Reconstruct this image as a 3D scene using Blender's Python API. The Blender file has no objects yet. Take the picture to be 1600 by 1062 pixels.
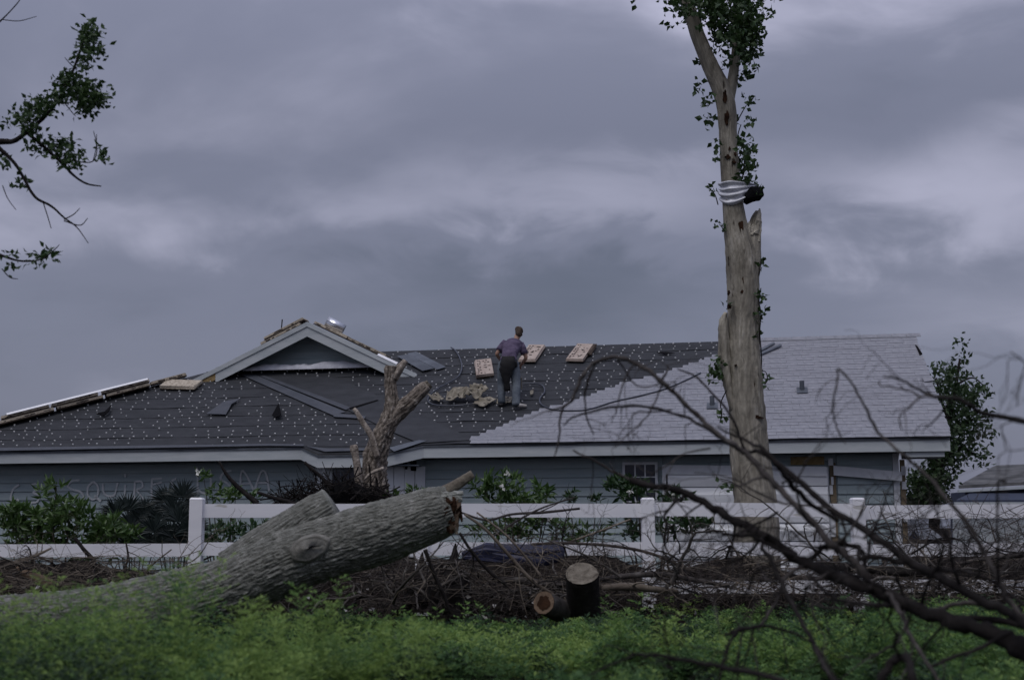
import bpy, bmesh, math, random
import numpy as np
from mathutils import Matrix, Vector, Euler

random.seed(7)
rng = np.random.default_rng(11)
scene = bpy.context.scene
COL = scene.collection
PI = math.pi

# ------------------------------------------------------------------ camera
F, CZ = 2000.0, 0.95                 # focal length in photograph pixels, eye height
PITCH = math.atan((825 - 531) / F)
ROLL = math.radians(0.15)
fw = np.array([0, math.cos(PITCH), math.sin(PITCH)])
_r = np.array([1, 0, 0.0])
_u = np.array([0, -math.sin(PITCH), math.cos(PITCH)])
RT = math.cos(ROLL) * _r - math.sin(ROLL) * _u
UP = math.sin(ROLL) * _r + math.cos(ROLL) * _u
EYE = np.array([0, 0, CZ])
cd = bpy.data.cameras.new('camera')
cam = bpy.data.objects.new('camera', cd)
COL.objects.link(cam)
cam.matrix_world = Matrix(((RT[0], UP[0], -fw[0], EYE[0]), (RT[1], UP[1], -fw[1], EYE[1]),
                           (RT[2], UP[2], -fw[2], EYE[2]), (0, 0, 0, 1)))
cd.sensor_width = 36
cd.lens = 36 * F / 1600
cd.clip_start = 0.1
cd.clip_end = 2000
cd.dof.use_dof = True
cd.dof.focus_distance = 21
cd.dof.aperture_fstop = 2.3
scene.camera = cam

# ------------------------------------------------------------------ world: heavy overcast
SUN_EL, SUN_AZ = 60, 205            # hidden sun, behind the camera and high
world = bpy.data.worlds.new('World')
scene.world = world
world.use_nodes = True
nt = world.node_tree
nt.nodes.clear()
N = nt.nodes.new
L = nt.links.new
out = N('ShaderNodeOutputWorld')
bg = N('ShaderNodeBackground')
L(bg.outputs[0], out.inputs[0])
sky = N('ShaderNodeTexSky')
sky.sky_type = 'NISHITA'
sky.sun_disc = False
sky.sun_elevation = math.radians(SUN_EL)
sky.sun_rotation = math.radians(SUN_AZ)
sky.dust_density = 4
tc = N('ShaderNodeTexCoord')
def mnode(op, a, b=None, c=None):
    n = N('ShaderNodeMath'); n.operation = op
    for i, v in enumerate((a, b, c)):
        if v is None: continue
        if isinstance(v, (int, float)): n.inputs[i].default_value = v
        else: L(v, n.inputs[i])
    return n.outputs[0]
sep = N('ShaderNodeSeparateXYZ')
L(tc.outputs['Generated'], sep.inputs[0])
mp = N('ShaderNodeMapping')
mp.inputs['Scale'].default_value = (1.15, 1.15, 3.4)
mp.inputs['Location'].default_value = (0.75, 0.3, 0.32)
mp.inputs['Rotation'].default_value = (0, math.radians(-5), 0)
L(tc.outputs['Generated'], mp.inputs[0])
nz = N('ShaderNodeTexNoise')
nz.inputs['Scale'].default_value = 1.7
nz.inputs['Detail'].default_value = 6
nz.inputs['Roughness'].default_value = 0.47
nz.inputs['Distortion'].default_value = 0.3
L(mp.outputs[0], nz.inputs[0])
ramp = N('ShaderNodeValToRGB')
ramp.color_ramp.interpolation = 'EASE'
ramp.color_ramp.elements[0].position = 0.30
ramp.color_ramp.elements[0].color = (0.098, 0.108, 0.150, 1)
ramp.color_ramp.elements[1].position = 0.78
ramp.color_ramp.elements[1].color = (0.365, 0.365, 0.470, 1)
e = ramp.color_ramp.elements.new(0.5); e.color = (0.158, 0.166, 0.228, 1)
# broad cloud masses: (azimuth, elevation, half-widths, amount), edges torn by the noise
az = mnode('ADD', mnode('ARCTAN2', sep.outputs[0], sep.outputs[1]), mnode('MULTIPLY', mnode('SUBTRACT', nz.outputs[0], .5), .5))
el = mnode('ADD', mnode('ARCSINE', sep.outputs[2]), mnode('MULTIPLY', mnode('SUBTRACT', nz.outputs[0], .5), .16))
nz2 = N('ShaderNodeTexNoise'); nz2.inputs['Scale'].default_value = 9.0; nz2.inputs['Detail'].default_value = 5; nz2.inputs['Roughness'].default_value = .55; nz2.inputs['Distortion'].default_value = .6
mp2 = N('ShaderNodeMapping'); mp2.inputs['Scale'].default_value = (1, 1, 2.0); mp2.inputs['Rotation'].default_value = (0, math.radians(-14), 0)
L(tc.outputs['Generated'], mp2.inputs[0]); L(mp2.outputs[0], nz2.inputs[0])
tot = mnode('ADD', nz.outputs[0], mnode('MULTIPLY', mnode('SUBTRACT', nz2.outputs[0], .5), .17))
az = mnode('ADD', az, mnode('MULTIPLY', mnode('SUBTRACT', nz2.outputs[0], .5), .30))
el = mnode('ADD', el, mnode('MULTIPLY', mnode('SUBTRACT', nz2.outputs[0], .5), .13))
for a0, e0, wa_, we_, am in ((.02, .24, .17, .050, .20), (.36, .265, .15, .045, .18), (.08, .185, .28, .030, -.09), (.28, .335, .18, .06, -.06), (-.1, .40, .5, .05, -.05), (.34, .150, .15, .03, .05), (-.36, .29, .12, .05, .03)):
    g = mnode('EXPONENT', mnode('MULTIPLY', mnode('ADD', mnode('POWER', mnode('ABSOLUTE', mnode('DIVIDE', mnode('SUBTRACT', az, a0), wa_)), 2.0), mnode('POWER', mnode('ABSOLUTE', mnode('DIVIDE', mnode('SUBTRACT', el, e0), we_)), 2.0)), -1.0))
    tot = mnode('ADD', tot, mnode('MULTIPLY', g, am))
L(tot, ramp.inputs[0])
# overcast luminance grows towards the zenith (1 + 2 sin h), as a real overcast sky does
zc = mnode('MAXIMUM', sep.outputs[2], 0.0)
grow = mnode('ADD', mnode('MULTIPLY', mnode('MAXIMUM', mnode('SUBTRACT', zc, 0.30), 0.0), 2.6), 1.0)
vm = N('ShaderNodeVectorMath'); vm.operation = 'SCALE'
L(ramp.outputs[0], vm.inputs[0]); L(grow, vm.inputs[3])
mixs = N('ShaderNodeMix'); mixs.data_type = 'RGBA'; mixs.inputs[0].default_value = 0.012
L(vm.outputs[0], mixs.inputs[6]); L(sky.outputs[0], mixs.inputs[7])
L(mixs.outputs[2], bg.inputs[0])
bg.inputs[1].default_value = 1.0

sd = bpy.data.lights.new('sun', 'SUN')
sd.energy = 0.85
sd.angle = math.radians(35)
sd.color = (1.0, 0.97, 0.94)
sun = bpy.data.objects.new('sun', sd)
COL.objects.link(sun)
sa, se = math.radians(SUN_AZ), math.radians(SUN_EL)
sdir = Vector((math.sin(sa) * math.cos(se), math.cos(sa) * math.cos(se), math.sin(se)))
sun.rotation_euler = sdir.to_track_quat('Z', 'Y').to_euler()
sun.location = (0, 0, 30)

vs = scene.view_settings
vs.view_transform = 'Standard'
vs.look = 'None'
vs.exposure = 0.12
vs.gamma = 1.0
vs.use_curve_mapping = False
scene.render.engine = 'CYCLES'
scene.cycles.max_bounces = 5
scene.cycles.transparent_max_bounces = 6

# ------------------------------------------------------------------ helpers
def ray(x, y):
    return fw + RT * (x - 800) / F + UP * (531 - y) / F
def P(x, y, Y):
    """world point seen at photograph pixel (x, y) at depth Y"""
    d = ray(x, y)
    return EYE + d * (Y / d[1])
def pxm(Y):
    return F / Y

ROOT = {}
def thing(name, label, cat, loc=(0, 0, 0), group=None, rot=0.0):
    o = bpy.data.objects.new(name, None)
    o.empty_display_size = 0.2
    COL.objects.link(o)
    o.location = loc
    o.rotation_euler = (0, 0, rot)
    o['label'] = label
    o['category'] = cat
    if group: o['group'] = group
    ROOT[o.name] = (Matrix.Translation(Vector(loc)) @ Matrix.Rotation(rot, 4, 'Z')).inverted()
    return o
def tag(o, label, cat, group=None):
    o['label'] = label; o['category'] = cat
    if group: o['group'] = group
    return o
def root_of(o):
    while o.parent is not None: o = o.parent
    return o
def new_mesh(name, v, f, mats, smooth=False, midx=None):
    me = bpy.data.meshes.new(name)
    v = np.asarray(v, dtype=float)
    me.from_pydata([tuple(p) for p in v], [], [tuple(int(i) for i in q) for q in f])
    if not isinstance(mats, (list, tuple)): mats = [mats]
    for m in mats: me.materials.append(m)
    if midx is not None: me.polygons.foreach_set('material_index', np.asarray(midx, dtype=np.int32))
    if smooth: me.polygons.foreach_set('use_smooth', np.ones(len(me.polygons), dtype=bool))
    me.update()
    return me
def fast_mesh(name, v, quads, mats, midx=None, smooth=False):
    """v (n,3), faces (m,k) with constant k"""
    me = bpy.data.meshes.new(name)
    v = np.ascontiguousarray(v, dtype=np.float32); q = np.ascontiguousarray(quads, dtype=np.int32)
    k = q.shape[1]
    me.vertices.add(len(v)); me.vertices.foreach_set('co', v.ravel())
    me.loops.add(q.size); me.loops.foreach_set('vertex_index', q.ravel())
    me.polygons.add(len(q))
    me.polygons.foreach_set('loop_start', np.arange(0, q.size, k, dtype=np.int32))
    if not isinstance(mats, (list, tuple)): mats = [mats]
    for m in mats: me.materials.append(m)
    if midx is not None: me.polygons.foreach_set('material_index', np.asarray(midx, dtype=np.int32))
    if smooth: me.polygons.foreach_set('use_smooth', np.ones(len(q), dtype=bool))
    me.update(calc_edges=True)
    return me
def link(name, me, parent=None, kind=None):
    o = bpy.data.objects.new(name, me)
    COL.objects.link(o)
    if parent is not None: o.parent = parent
    if kind: o['kind'] = kind
    return o
def tolocal(parent, v):
    M = ROOT.get(root_of(parent).name)
    if M is None: return np.asarray(v, float)
    v = np.asarray(v, float)
    A = np.array(M)
    return v @ A[:3, :3].T + A[:3, 3]
def part(name, mb, mat, parent, world=True, smooth=False, kind=None):
    v, f = mb if isinstance(mb, tuple) else (mb.v, mb.f)
    v = np.asarray(v, float)
    if world and parent is not None: v = tolocal(parent, v)
    return link(name, new_mesh(name, v, f, mat, smooth), parent, kind)

class MB:
    def __init__(s): s.v = []; s.f = []
    def add(s, v, f):
        o = len(s.v)
        s.v.extend([tuple(p) for p in v]); s.f.extend([tuple(i + o for i in q) for q in f])
        return s
    def box(s, a, b):
        x0, y0, z0 = a; x1, y1, z1 = b
        return s.add([(x0,y0,z0),(x1,y0,z0),(x1,y1,z0),(x0,y1,z0),(x0,y0,z1),(x1,y0,z1),(x1,y1,z1),(x0,y1,z1)], BOXF)
    def hexa(s, p):                     # bottom 4 then top 4
        return s.add(p, BOXF)
    def tube(s, pts, rad, n=6, cap=True, jit=0.0):
        return s.add(*tube(pts, rad, n, cap, jit))
    def prism(s, poly, ext):            # poly: list of 3d points, ext: vector
        n = len(poly); e = np.asarray(ext, float)
        v = [tuple(p) for p in poly] + [tuple(np.asarray(p, float) + e) for p in poly]
        f = [tuple(range(n))[::-1], tuple(range(n, 2 * n))] + [(i, (i + 1) % n, n + (i + 1) % n, n + i) for i in range(n)]
        return s.add(v, f)
BOXF = [(3,2,1,0),(4,5,6,7),(0,1,5,4),(1,2,6,5),(2,3,7,6),(3,0,4,7)]

def tube(pts, rad, n=6, cap=True, jit=0.0):
    pts = np.asarray(pts, float); m = len(pts)
    if np.isscalar(rad): rad = [rad] * m
    T = np.gradient(pts, axis=0)
    T /= np.linalg.norm(T, axis=1)[:, None] + 1e-12
    a = np.array([0, 0, 1.0]) if abs(T[0][2]) < .9 else np.array([1.0, 0, 0])
    n0 = np.cross(T[0], a); n0 /= np.linalg.norm(n0)
    V = []
    ang = np.arange(n) * 2 * PI / n
    for i in range(m):
        n0 = n0 - T[i] * (n0 @ T[i]); n0 /= np.linalg.norm(n0) + 1e-12
        b = np.cross(T[i], n0)
        rr = rad[i] * (1 + (rng.normal(0, jit, n) if jit else 0))
        V.append(pts[i] + np.outer(np.cos(ang) * rr, n0) + np.outer(np.sin(ang) * rr, b))
    V = np.concatenate(V)
    Fc = []
    for i in range(m - 1):
        for j in range(n):
            k = (j + 1) % n
            Fc.append((i * n + j, i * n + k, (i + 1) * n + k, (i + 1) * n + j))
    if cap:
        Fc.append(tuple(range(n))[::-1]); Fc.append(tuple((m - 1) * n + j for j in range(n)))
    return V, Fc
def spline(pts, per=6):
    """Catmull-Rom through points of any dimension"""
    p = np.asarray(pts, float)
    if len(p) < 3:
        t = np.linspace(0, 1, per + 1)[:, None]
        return p[0] * (1 - t) + p[-1] * t
    q = np.vstack([2 * p[0] - p[1], p, 2 * p[-1] - p[-2]])
    o = []
    for i in range(1, len(q) - 2):
        for k in range(per):
            t = k / per
            o.append(0.5 * ((2 * q[i]) + (q[i+1] - q[i-1]) * t + (2*q[i-1] - 5*q[i] + 4*q[i+1] - q[i+2]) * t*t
                            + (-q[i-1] + 3*q[i] - 3*q[i+1] + q[i+2]) * t**3))
    o.append(q[-2])
    return np.array(o)
def pxline(pl, Y, per=5):
    """photo polyline [(x, y, r_px[, Y])] -> world points and radii"""
    a = np.array([(q[0], q[1], q[2], q[3] if len(q) > 3 else Y) for q in pl], float)
    s = spline(a, per)
    pts = np.array([P(q[0], q[1], q[3]) for q in s])
    rad = np.array([max(q[2], .3) * q[3] / F for q in s])
    return pts, rad

# value noise in numpy for vertex displacement
_PERM = rng.random((64, 64, 64))
def vnoise(p):
    p = np.asarray(p, float); i = np.floor(p).astype(int); f = p - i
    f = f * f * (3 - 2 * f); r = 0
    for dx in (0, 1):
        for dy in (0, 1):
            for dz in (0, 1):
                w = (f[:, 0] if dx else 1 - f[:, 0]) * (f[:, 1] if dy else 1 - f[:, 1]) * (f[:, 2] if dz else 1 - f[:, 2])
                r = r + w * _PERM[(i[:, 0] + dx) & 63, (i[:, 1] + dy) & 63, (i[:, 2] + dz) & 63]
    return r
def trunk_mesh(pts, rad, n=40, furrow=0.05, kf=9, along=3.0, lump=0.08, cap=True, seed=0.0):
    """bark covered limb: dense tube with lumps and long furrows"""
    pts = np.asarray(pts, float); m = len(pts)
    T = np.gradient(pts, axis=0); T /= np.linalg.norm(T, axis=1)[:, None] + 1e-12
    a = np.array([0, 0, 1.0]) if abs(T[0][2]) < .9 else np.array([1.0, 0, 0])
    n0 = np.cross(T[0], a); n0 /= np.linalg.norm(n0)
    d = np.concatenate([[0], np.cumsum(np.linalg.norm(np.diff(pts, axis=0), axis=1))])
    ang = np.arange(n) * 2 * PI / n
    V = []
    for i in range(m):
        n0 = n0 - T[i] * (n0 @ T[i]); n0 /= np.linalg.norm(n0)
        b = np.cross(T[i], n0)
        q = np.stack([np.cos(ang) * kf + seed, np.sin(ang) * kf, np.full(n, d[i] * along)], 1)
        q2 = np.stack([np.cos(ang) * 1.6 + seed, np.sin(ang) * 1.6 + 9, np.full(n, d[i] * 1.7)], 1)
        q3 = q * np.array([2.3, 2.3, 2.6]) + 17
        qd = q + np.stack([vnoise(q * .6 + 40), vnoise(q * .6 + 80), np.zeros(n)], 1) * 1.3
        fur = np.minimum(np.abs(vnoise(qd) - .5) * 2, .25 + np.abs(vnoise(qd * np.array([.7, .7, 2.2]) + 21) - .5) * 2.4)
        rr = rad[i] * (1 + lump * 2 * (vnoise(q2) - .5) + furrow * (fur - .45) * 1.6 + furrow * .7 * (vnoise(q3) - .5))
        V.append(pts[i] + np.outer(np.cos(ang) * rr, n0) + np.outer(np.sin(ang) * rr, b))
    V = np.concatenate(V)
    Fc = [(i * n + j, i * n + (j + 1) % n, (i + 1) * n + (j + 1) % n, (i + 1) * n + j) for i in range(m - 1) for j in range(n)]
    if cap:
        Fc.append(tuple(range(n))[::-1]); Fc.append(tuple((m - 1) * n + j for j in range(n)))
    return V, Fc
def resample(pts, rad, step):
    d = np.concatenate([[0], np.cumsum(np.linalg.norm(np.diff(pts, axis=0), axis=1))])
    k = max(3, int(d[-1] / step)); t = np.linspace(0, d[-1], k)
    return np.stack([np.interp(t, d, pts[:, i]) for i in range(3)], 1), np.interp(t, d, rad)

# ------------------------------------------------------------------ materials
def mat(name, c1, c2=None, scale=4.0, rough=0.8, bump=0.0, bscale=20.0, metal=0.0, spec=0.3, stretch=(1, 1, 1),
        rand=0.0, detail=5.0, c3=None, speck=None, trans=0.0, lo=0.35, hi=0.65):
    m = bpy.data.materials.new(name); m.use_nodes = True
    t = m.node_tree; b = t.nodes['Principled BSDF']
    A = t.nodes.new; K = t.links.new
    b.inputs['Roughness'].default_value = rough
    b.inputs['Metallic'].default_value = metal
    b.inputs['Specular IOR Level'].default_value = spec
    co = A('ShaderNodeTexCoord'); mpn = A('ShaderNodeMapping')
    mpn.inputs['Scale'].default_value = stretch
    K(co.outputs['Object'], mpn.inputs[0])
    c2 = c2 or c1
    n = A('ShaderNodeTexNoise'); n.inputs['Scale'].default_value = scale; n.inputs['Detail'].default_value = detail
    n.inputs['Roughness'].default_value = .6
    K(mpn.outputs[0], n.inputs[0])
    r = A('ShaderNodeValToRGB')
    r.color_ramp.elements[0].position = lo; r.color_ramp.elements[0].color = (*c1, 1)
    r.color_ramp.elements[1].position = hi; r.color_ramp.elements[1].color = (*c2, 1)
    if c3:
        e = r.color_ramp.elements.new(min(.98, hi + .08)); e.color = (*c3, 1)
    K(n.outputs[0], r.inputs[0])
    col = r.outputs[0]
    if speck:                                    # (colour, scale, threshold)
        n2 = A('ShaderNodeTexNoise'); n2.inputs['Scale'].default_value = speck[1]; n2.inputs['Detail'].default_value = 3
        K(mpn.outputs[0], n2.inputs[0])
        r2 = A('ShaderNodeValToRGB'); r2.color_ramp.elements[0].position = speck[2]; r2.color_ramp.elements[1].position = speck[2] + .05
        K(n2.outputs[0], r2.inputs[0])
        mx = A('ShaderNodeMix'); mx.data_type = 'RGBA'; mx.inputs[7].default_value = (*speck[0], 1)
        K(r2.outputs[0], mx.inputs[0]); K(col, mx.inputs[6]); col = mx.outputs[2]
    if rand:
        oi = A('ShaderNodeObjectInfo'); hs = A('ShaderNodeHueSaturation')
        mr = A('ShaderNodeMapRange'); mr.inputs[3].default_value = 1 - rand; mr.inputs[4].default_value = 1 + rand
        K(oi.outputs['Random'], mr.inputs[0]); K(mr.outputs[0], hs.inputs['Value']); K(col, hs.inputs['Color']); col = hs.outputs[0]
    K(col, b.inputs['Base Color'])
    if bump:
        nb = A('ShaderNodeTexNoise'); nb.inputs['Scale'].default_value = bscale; nb.inputs['Detail'].default_value = 4
        K(mpn.outputs[0], nb.inputs[0])
        bp = A('ShaderNodeBump'); bp.inputs['Strength'].default_value = bump; bp.inputs['Distance'].default_value = .02
        K(nb.outputs[0], bp.inputs['Height']); K(bp.outputs[0], b.inputs['Normal'])
    if trans:                                     # thin leaves let light through
        tr = A('ShaderNodeBsdfTranslucent'); ms = A('ShaderNodeMixShader'); ms.inputs[0].default_value = trans
        K(col, tr.inputs[0]); K(b.outputs[0], ms.inputs[1]); K(tr.outputs[0], ms.inputs[2])
        K(ms.outputs[0], t.nodes['Material Output'].inputs[0])
    return m

m_soil = mat('soil', (.006, .005, .0045), (.018, .014, .011), 5, .95, .8, 16, spec=.04)
m_felt = mat('roofing_felt', (.0195, .0215, .0255), (.034, .0365, .042), 2.2, .75, .15, 60, spec=.35, rand=.16, stretch=(1, 2.5, 1))
m_feltlight = mat('bare_felt', (.042, .048, .060), (.062, .068, .082), 3, .6, .1, 40, spec=.45, rand=.12)
m_shingle = mat('grey_shingle', (.235, .242, .272), (.32, .324, .356), 9, .9, .5, 160, spec=.2, rand=.055)
m_deck = mat('roof_deck', (.05, .05, .05), None, 3, .9)
m_cap = mat('nail_cap', (.40, .41, .41), (.60, .60, .59), 6, .5, spec=.4)
m_siding = mat('blue_siding', (.285, .352, .372), (.345, .405, .42), 1.6, .65, .08, 90, spec=.3, rand=.05, stretch=(1, 1, 5))
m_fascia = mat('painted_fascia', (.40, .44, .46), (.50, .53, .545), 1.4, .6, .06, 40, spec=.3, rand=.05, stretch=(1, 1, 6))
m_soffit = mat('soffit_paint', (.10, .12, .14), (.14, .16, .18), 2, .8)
m_trim = mat('white_trim', (.58, .60, .63), (.68, .70, .72), 3, .5, .04, 40)
m_vinyl = mat('white_vinyl', (.78, .78, .82), (.86, .86, .89), 2.5, .38, .03, 30, spec=.45, speck=((.56, .545, .52), 6, .66), stretch=(.6, 1, 2.2))
m_door = mat('garage_paint', (.68, .70, .73), (.78, .80, .82), 1.2, .5, .05, 10, rand=.07)
m_wood = mat('raw_wood', (.16, .125, .08), (.27, .215, .14), 5, .85, .3, 40, stretch=(1, 1, .2))
m_osb = mat('strand_board', (.20, .14, .06), (.33, .24, .12), 14, .85, .3, 40)
m_glass = mat('dark_glass', (.010, .014, .03), (.02, .028, .05), 2, .12, spec=.3)
m_dark = mat('dark_void', (.008, .008, .009), None, 3, .95, spec=.04)
m_paint = mat('chalk_paint', (.50, .53, .54), (.62, .64, .65), 16, .8)
m_metal = mat('sheet_metal', (.62, .64, .68), (.75, .76, .80), 4, .28, .1, 14, metal=.9, spec=.5)
m_tin = mat('galvanised_tin', (.50, .51, .56), (.68, .69, .73), 7, .5, .3, 12, metal=.35)
m_brightmetal = mat('bright_mill_metal', (.80, .81, .84), (.90, .90, .92), 5, .45, .1, 14, metal=.1)
m_greymetal = mat('weathered_metal', (.075, .085, .10), (.13, .145, .165), 3, .5, .1, 10, metal=.4, rand=.2)
m_paper = mat('bundle_paper', (.38, .30, .25), (.50, .42, .36), 8, .75, .2, 25, rand=.12)
m_print = mat('printed_ink', (.035, .03, .03), (.07, .055, .05), 30, .8)
m_stack = mat('shingle_stack', (.05, .035, .03), (.11, .085, .065), 30, .95, .8, 60, stretch=(.3, .3, 4))
m_stacktan = mat('weathered_bundle', (.32, .27, .205), (.52, .46, .37), 22, .9, .7, 50, rand=.2, stretch=(.6, .6, 2.5), speck=((.035, .028, .022), 34, .62))
m_hose = mat('rubber_hose', (.03, .035, .05), (.06, .068, .09), 6, .4, spec=.5)
m_kraft = mat('torn_paper', (.15, .13, .095), (.34, .31, .25), 6, .85, .5, 20, rand=.25, speck=((.04, .035, .03), 9, .6))
m_tarp = mat('navy_plastic', (.012, .014, .035), (.03, .034, .075), 4, .5)
m_white = mat('torn_white_sheet', (.50, .51, .56), (.70, .71, .76), 5, .7, .2, 20)

def bark_mat(name, c1, c2, c3, scale, stretch, bump, bscale, speck=None, crev=0.0):
    m = mat(name, c1, c2, scale, .92, bump, bscale, spec=.09, stretch=stretch, c3=c3, speck=speck, lo=.3, hi=.6, detail=8)
    if crev:                                      # crevice shade put into the colour: furrows darker, ridges lighter
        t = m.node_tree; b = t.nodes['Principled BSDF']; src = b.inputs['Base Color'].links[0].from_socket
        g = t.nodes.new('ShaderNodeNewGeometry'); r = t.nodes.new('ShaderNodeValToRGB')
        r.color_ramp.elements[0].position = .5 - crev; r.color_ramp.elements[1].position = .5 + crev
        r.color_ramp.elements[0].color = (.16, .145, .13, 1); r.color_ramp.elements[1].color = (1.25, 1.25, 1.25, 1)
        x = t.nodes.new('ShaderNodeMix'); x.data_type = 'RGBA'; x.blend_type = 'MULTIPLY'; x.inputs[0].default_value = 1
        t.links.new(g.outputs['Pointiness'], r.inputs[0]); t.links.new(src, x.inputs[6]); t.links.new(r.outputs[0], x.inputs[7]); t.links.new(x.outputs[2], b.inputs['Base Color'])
    return m
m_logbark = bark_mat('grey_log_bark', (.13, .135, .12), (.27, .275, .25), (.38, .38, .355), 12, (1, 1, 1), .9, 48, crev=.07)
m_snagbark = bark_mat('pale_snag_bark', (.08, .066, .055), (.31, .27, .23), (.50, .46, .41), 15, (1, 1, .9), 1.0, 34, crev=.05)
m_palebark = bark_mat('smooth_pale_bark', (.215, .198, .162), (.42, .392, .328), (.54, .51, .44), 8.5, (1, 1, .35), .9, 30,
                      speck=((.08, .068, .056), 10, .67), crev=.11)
m_darkbark = bark_mat('dark_twig_bark', (.010, .009, .009), (.026, .023, .022), (.045, .041, .040), 8, (1, 1, 1), .5, 30)
m_greybark = bark_mat('grey_twig_bark', (.03, .027, .026), (.078, .07, .066), (.12, .112, .106), 8, (1, 1, 1), .5, 30)
m_brush = bark_mat('weathered_brush', (.045, .04, .037), (.11, .10, .092), (.19, .178, .165), 8, (1, 1, 1), .5, 30)
m_twig = mat('dry_twig', (.022, .018, .017), (.075, .063, .056), 3, .9, rand=.25, spec=.08)
m_paletwig = mat('pale_dry_twig', (.10, .08, .062), (.20, .17, .135), 3, .9, rand=.2)
m_cutend = mat('weathered_cut_wood', (.10, .085, .066), (.22, .195, .155), 14, .9, .6, 40)
m_greycut = mat('grey_callus', (.13, .125, .11), (.235, .23, .205), 11, .9, .6, 34)
m_cutred = mat('fresh_cut_wood', (.085, .058, .040), (.185, .128, .085), 9, .85, .4, 30)
m_heart = mat('dark_heartwood', (.016, .009, .006), (.05, .026, .015), 9, .9, .4, 30, spec=.08)
m_litter = mat('dead_leaves', (.010, .009, .008), (.042, .036, .031), 2.5, .9, spec=.05)
m_palelitter = mat('bleached_litter', (.30, .29, .28), (.45, .44, .43), 2.5, .9)
m_weed1 = mat('weed_leaf_a', (.125, .235, .062), (.20, .32, .095), 1.1, .6, spec=.25, trans=.42)
m_weed2 = mat('weed_leaf_b', (.070, .155, .056), (.125, .22, .08), 1.3, .6, spec=.25, trans=.42)
m_weed3 = mat('weed_leaf_c', (.22, .33, .08), (.30, .42, .125), 1.3, .6, spec=.25, trans=.42)
m_weed4 = mat('weed_leaf_d', (.020, .050, .026), (.05, .085, .04), 1.3, .6, spec=.25, trans=.25)
m_leaf = mat('glossy_leaf', (.040, .085, .022), (.085, .15, .038), 5, .4, spec=.45, trans=.22)
m_leafdark = mat('dark_glossy_leaf', (.018, .045, .016), (.04, .085, .026), 5, .4, spec=.4, trans=.2)
m_leaftree = mat('tree_leaf', (.022, .046, .018), (.05, .085, .03), 4, .5, spec=.35, trans=.25)
m_leafolive = mat('olive_leaf', (.05, .075, .03), (.09, .11, .05), 4, .5, spec=.35, trans=.25)
m_vine = mat('vine_leaf', (.024, .052, .018), (.055, .10, .03), 5, .5, spec=.35, trans=.25)
m_palm = mat('palmetto_leaf', (.010, .018, .017), (.024, .036, .034), 4, .5, spec=.4)
m_flower = mat('white_flower', (.7, .7, .66), None, 3, .6)
m_skin = mat('skin', (.36, .21, .15), (.42, .26, .19), 6, .55, spec=.3)
m_hair = mat('brown_hair', (.045, .03, .022), (.10, .07, .05), 30, .7, .5, 80)
m_shirt = mat('purple_shirt', (.065, .050, .090), (.125, .098, .155), 7, .9, .7, 12, stretch=(1, 1, 2.2))
m_jeans = mat('blue_denim', (.075, .092, .115), (.155, .178, .205), 5, .9, .6, 14)
m_black = mat('black_leather', (.008, .008, .009), (.015, .015, .016), 5, .7)
m_shoe = mat('pale_shoe', (.30, .28, .26), (.45, .43, .41), 7, .7)
m_nroof = mat('neighbour_shingle', (.06, .062, .065), (.14, .14, .14), 1.2, .9, .4, 30, stretch=(1, 1, 2))
m_nwall = mat('neighbour_wall', (.035, .045, .075), (.05, .06, .09), 2, .8)

# ------------------------------------------------------------------ ground
gx = np.unique(np.concatenate([np.linspace(-400, -16, 14), np.linspace(-16, 16, 65), np.linspace(16, 400, 14)]))
gy = np.unique(np.concatenate([np.linspace(-30, 1, 6), np.linspace(1, 30, 59), np.linspace(30, 900, 14)]))
X, Yg = np.meshgrid(gx, gy)
def ground_z(x, y):
    x = np.asarray(x, float); y = np.asarray(y, float)
    return .05 * np.sin(x * .9 + y * .5) + .04 * np.sin(y * 1.3 - x * .4) + 0.0
near = np.exp(-((X / 18) ** 2)) * np.exp(-(((Yg - 12) / 18) ** 2))
Z = ground_z(X, Yg) * near - .05
gv = np.stack([X.ravel(), Yg.ravel(), Z.ravel()], 1)
nx_, ny_ = len(gx), len(gy)
gq = np.array([(j * nx_ + i, j * nx_ + i + 1, (j + 1) * nx_ + i + 1, (j + 1) * nx_ + i) for j in range(ny_ - 1) for i in range(nx_ - 1)])
link('ground', fast_mesh('ground', gv, gq, m_soil, smooth=True), kind='structure')

# ------------------------------------------------------------------ house
HA = math.radians(11)
HE = P(1484, 682, 23.5)                    # right eave corner
EZ = HE[2]
W_, H_ = 4.697, 2.554                      # eave to ridge: run and rise
SL = H_ / W_
TH = math.atan(SL)
hu = np.array([math.cos(HA), -math.sin(HA), 0]); hv = np.array([math.sin(HA), math.cos(HA), 0])
def h2w(p):
    p = np.asarray(p, float)
    return np.array([HE[0], HE[1], 0]) + hu * p[0] + hv * p[1] + np.array([0, 0, p[2]])
def w2h(q):
    d = np.asarray(q, float) - np.array([HE[0], HE[1], 0])
    return np.array([d @ hu, d @ hv, d[2]])
HNRM = -hv * math.sin(TH) + np.array([0, 0, math.cos(TH)])
def roofpx(x, y, lift=0.0):
    """house-local point of the front roof slope seen at photo pixel"""
    d = ray(x, y); p0 = HE + HNRM * lift
    t = ((p0 - EYE) @ HNRM) / (d @ HNRM)
    return w2h(EYE + d * t)
def planepx(x, y, ly):
    """house-local point in the vertical plane local y = ly seen at photo pixel"""
    d = ray(x, y); p0 = HE + hv * ly
    t = ((p0 - EYE) @ hv) / (d @ hv)
    return w2h(EYE + d * t)
def rz(y): return EZ + SL * y
house = thing('house', 'blue-grey house under repair with half-shingled roof behind the white fence', 'house', (HE[0], HE[1], 0), rot=-HA)

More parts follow.
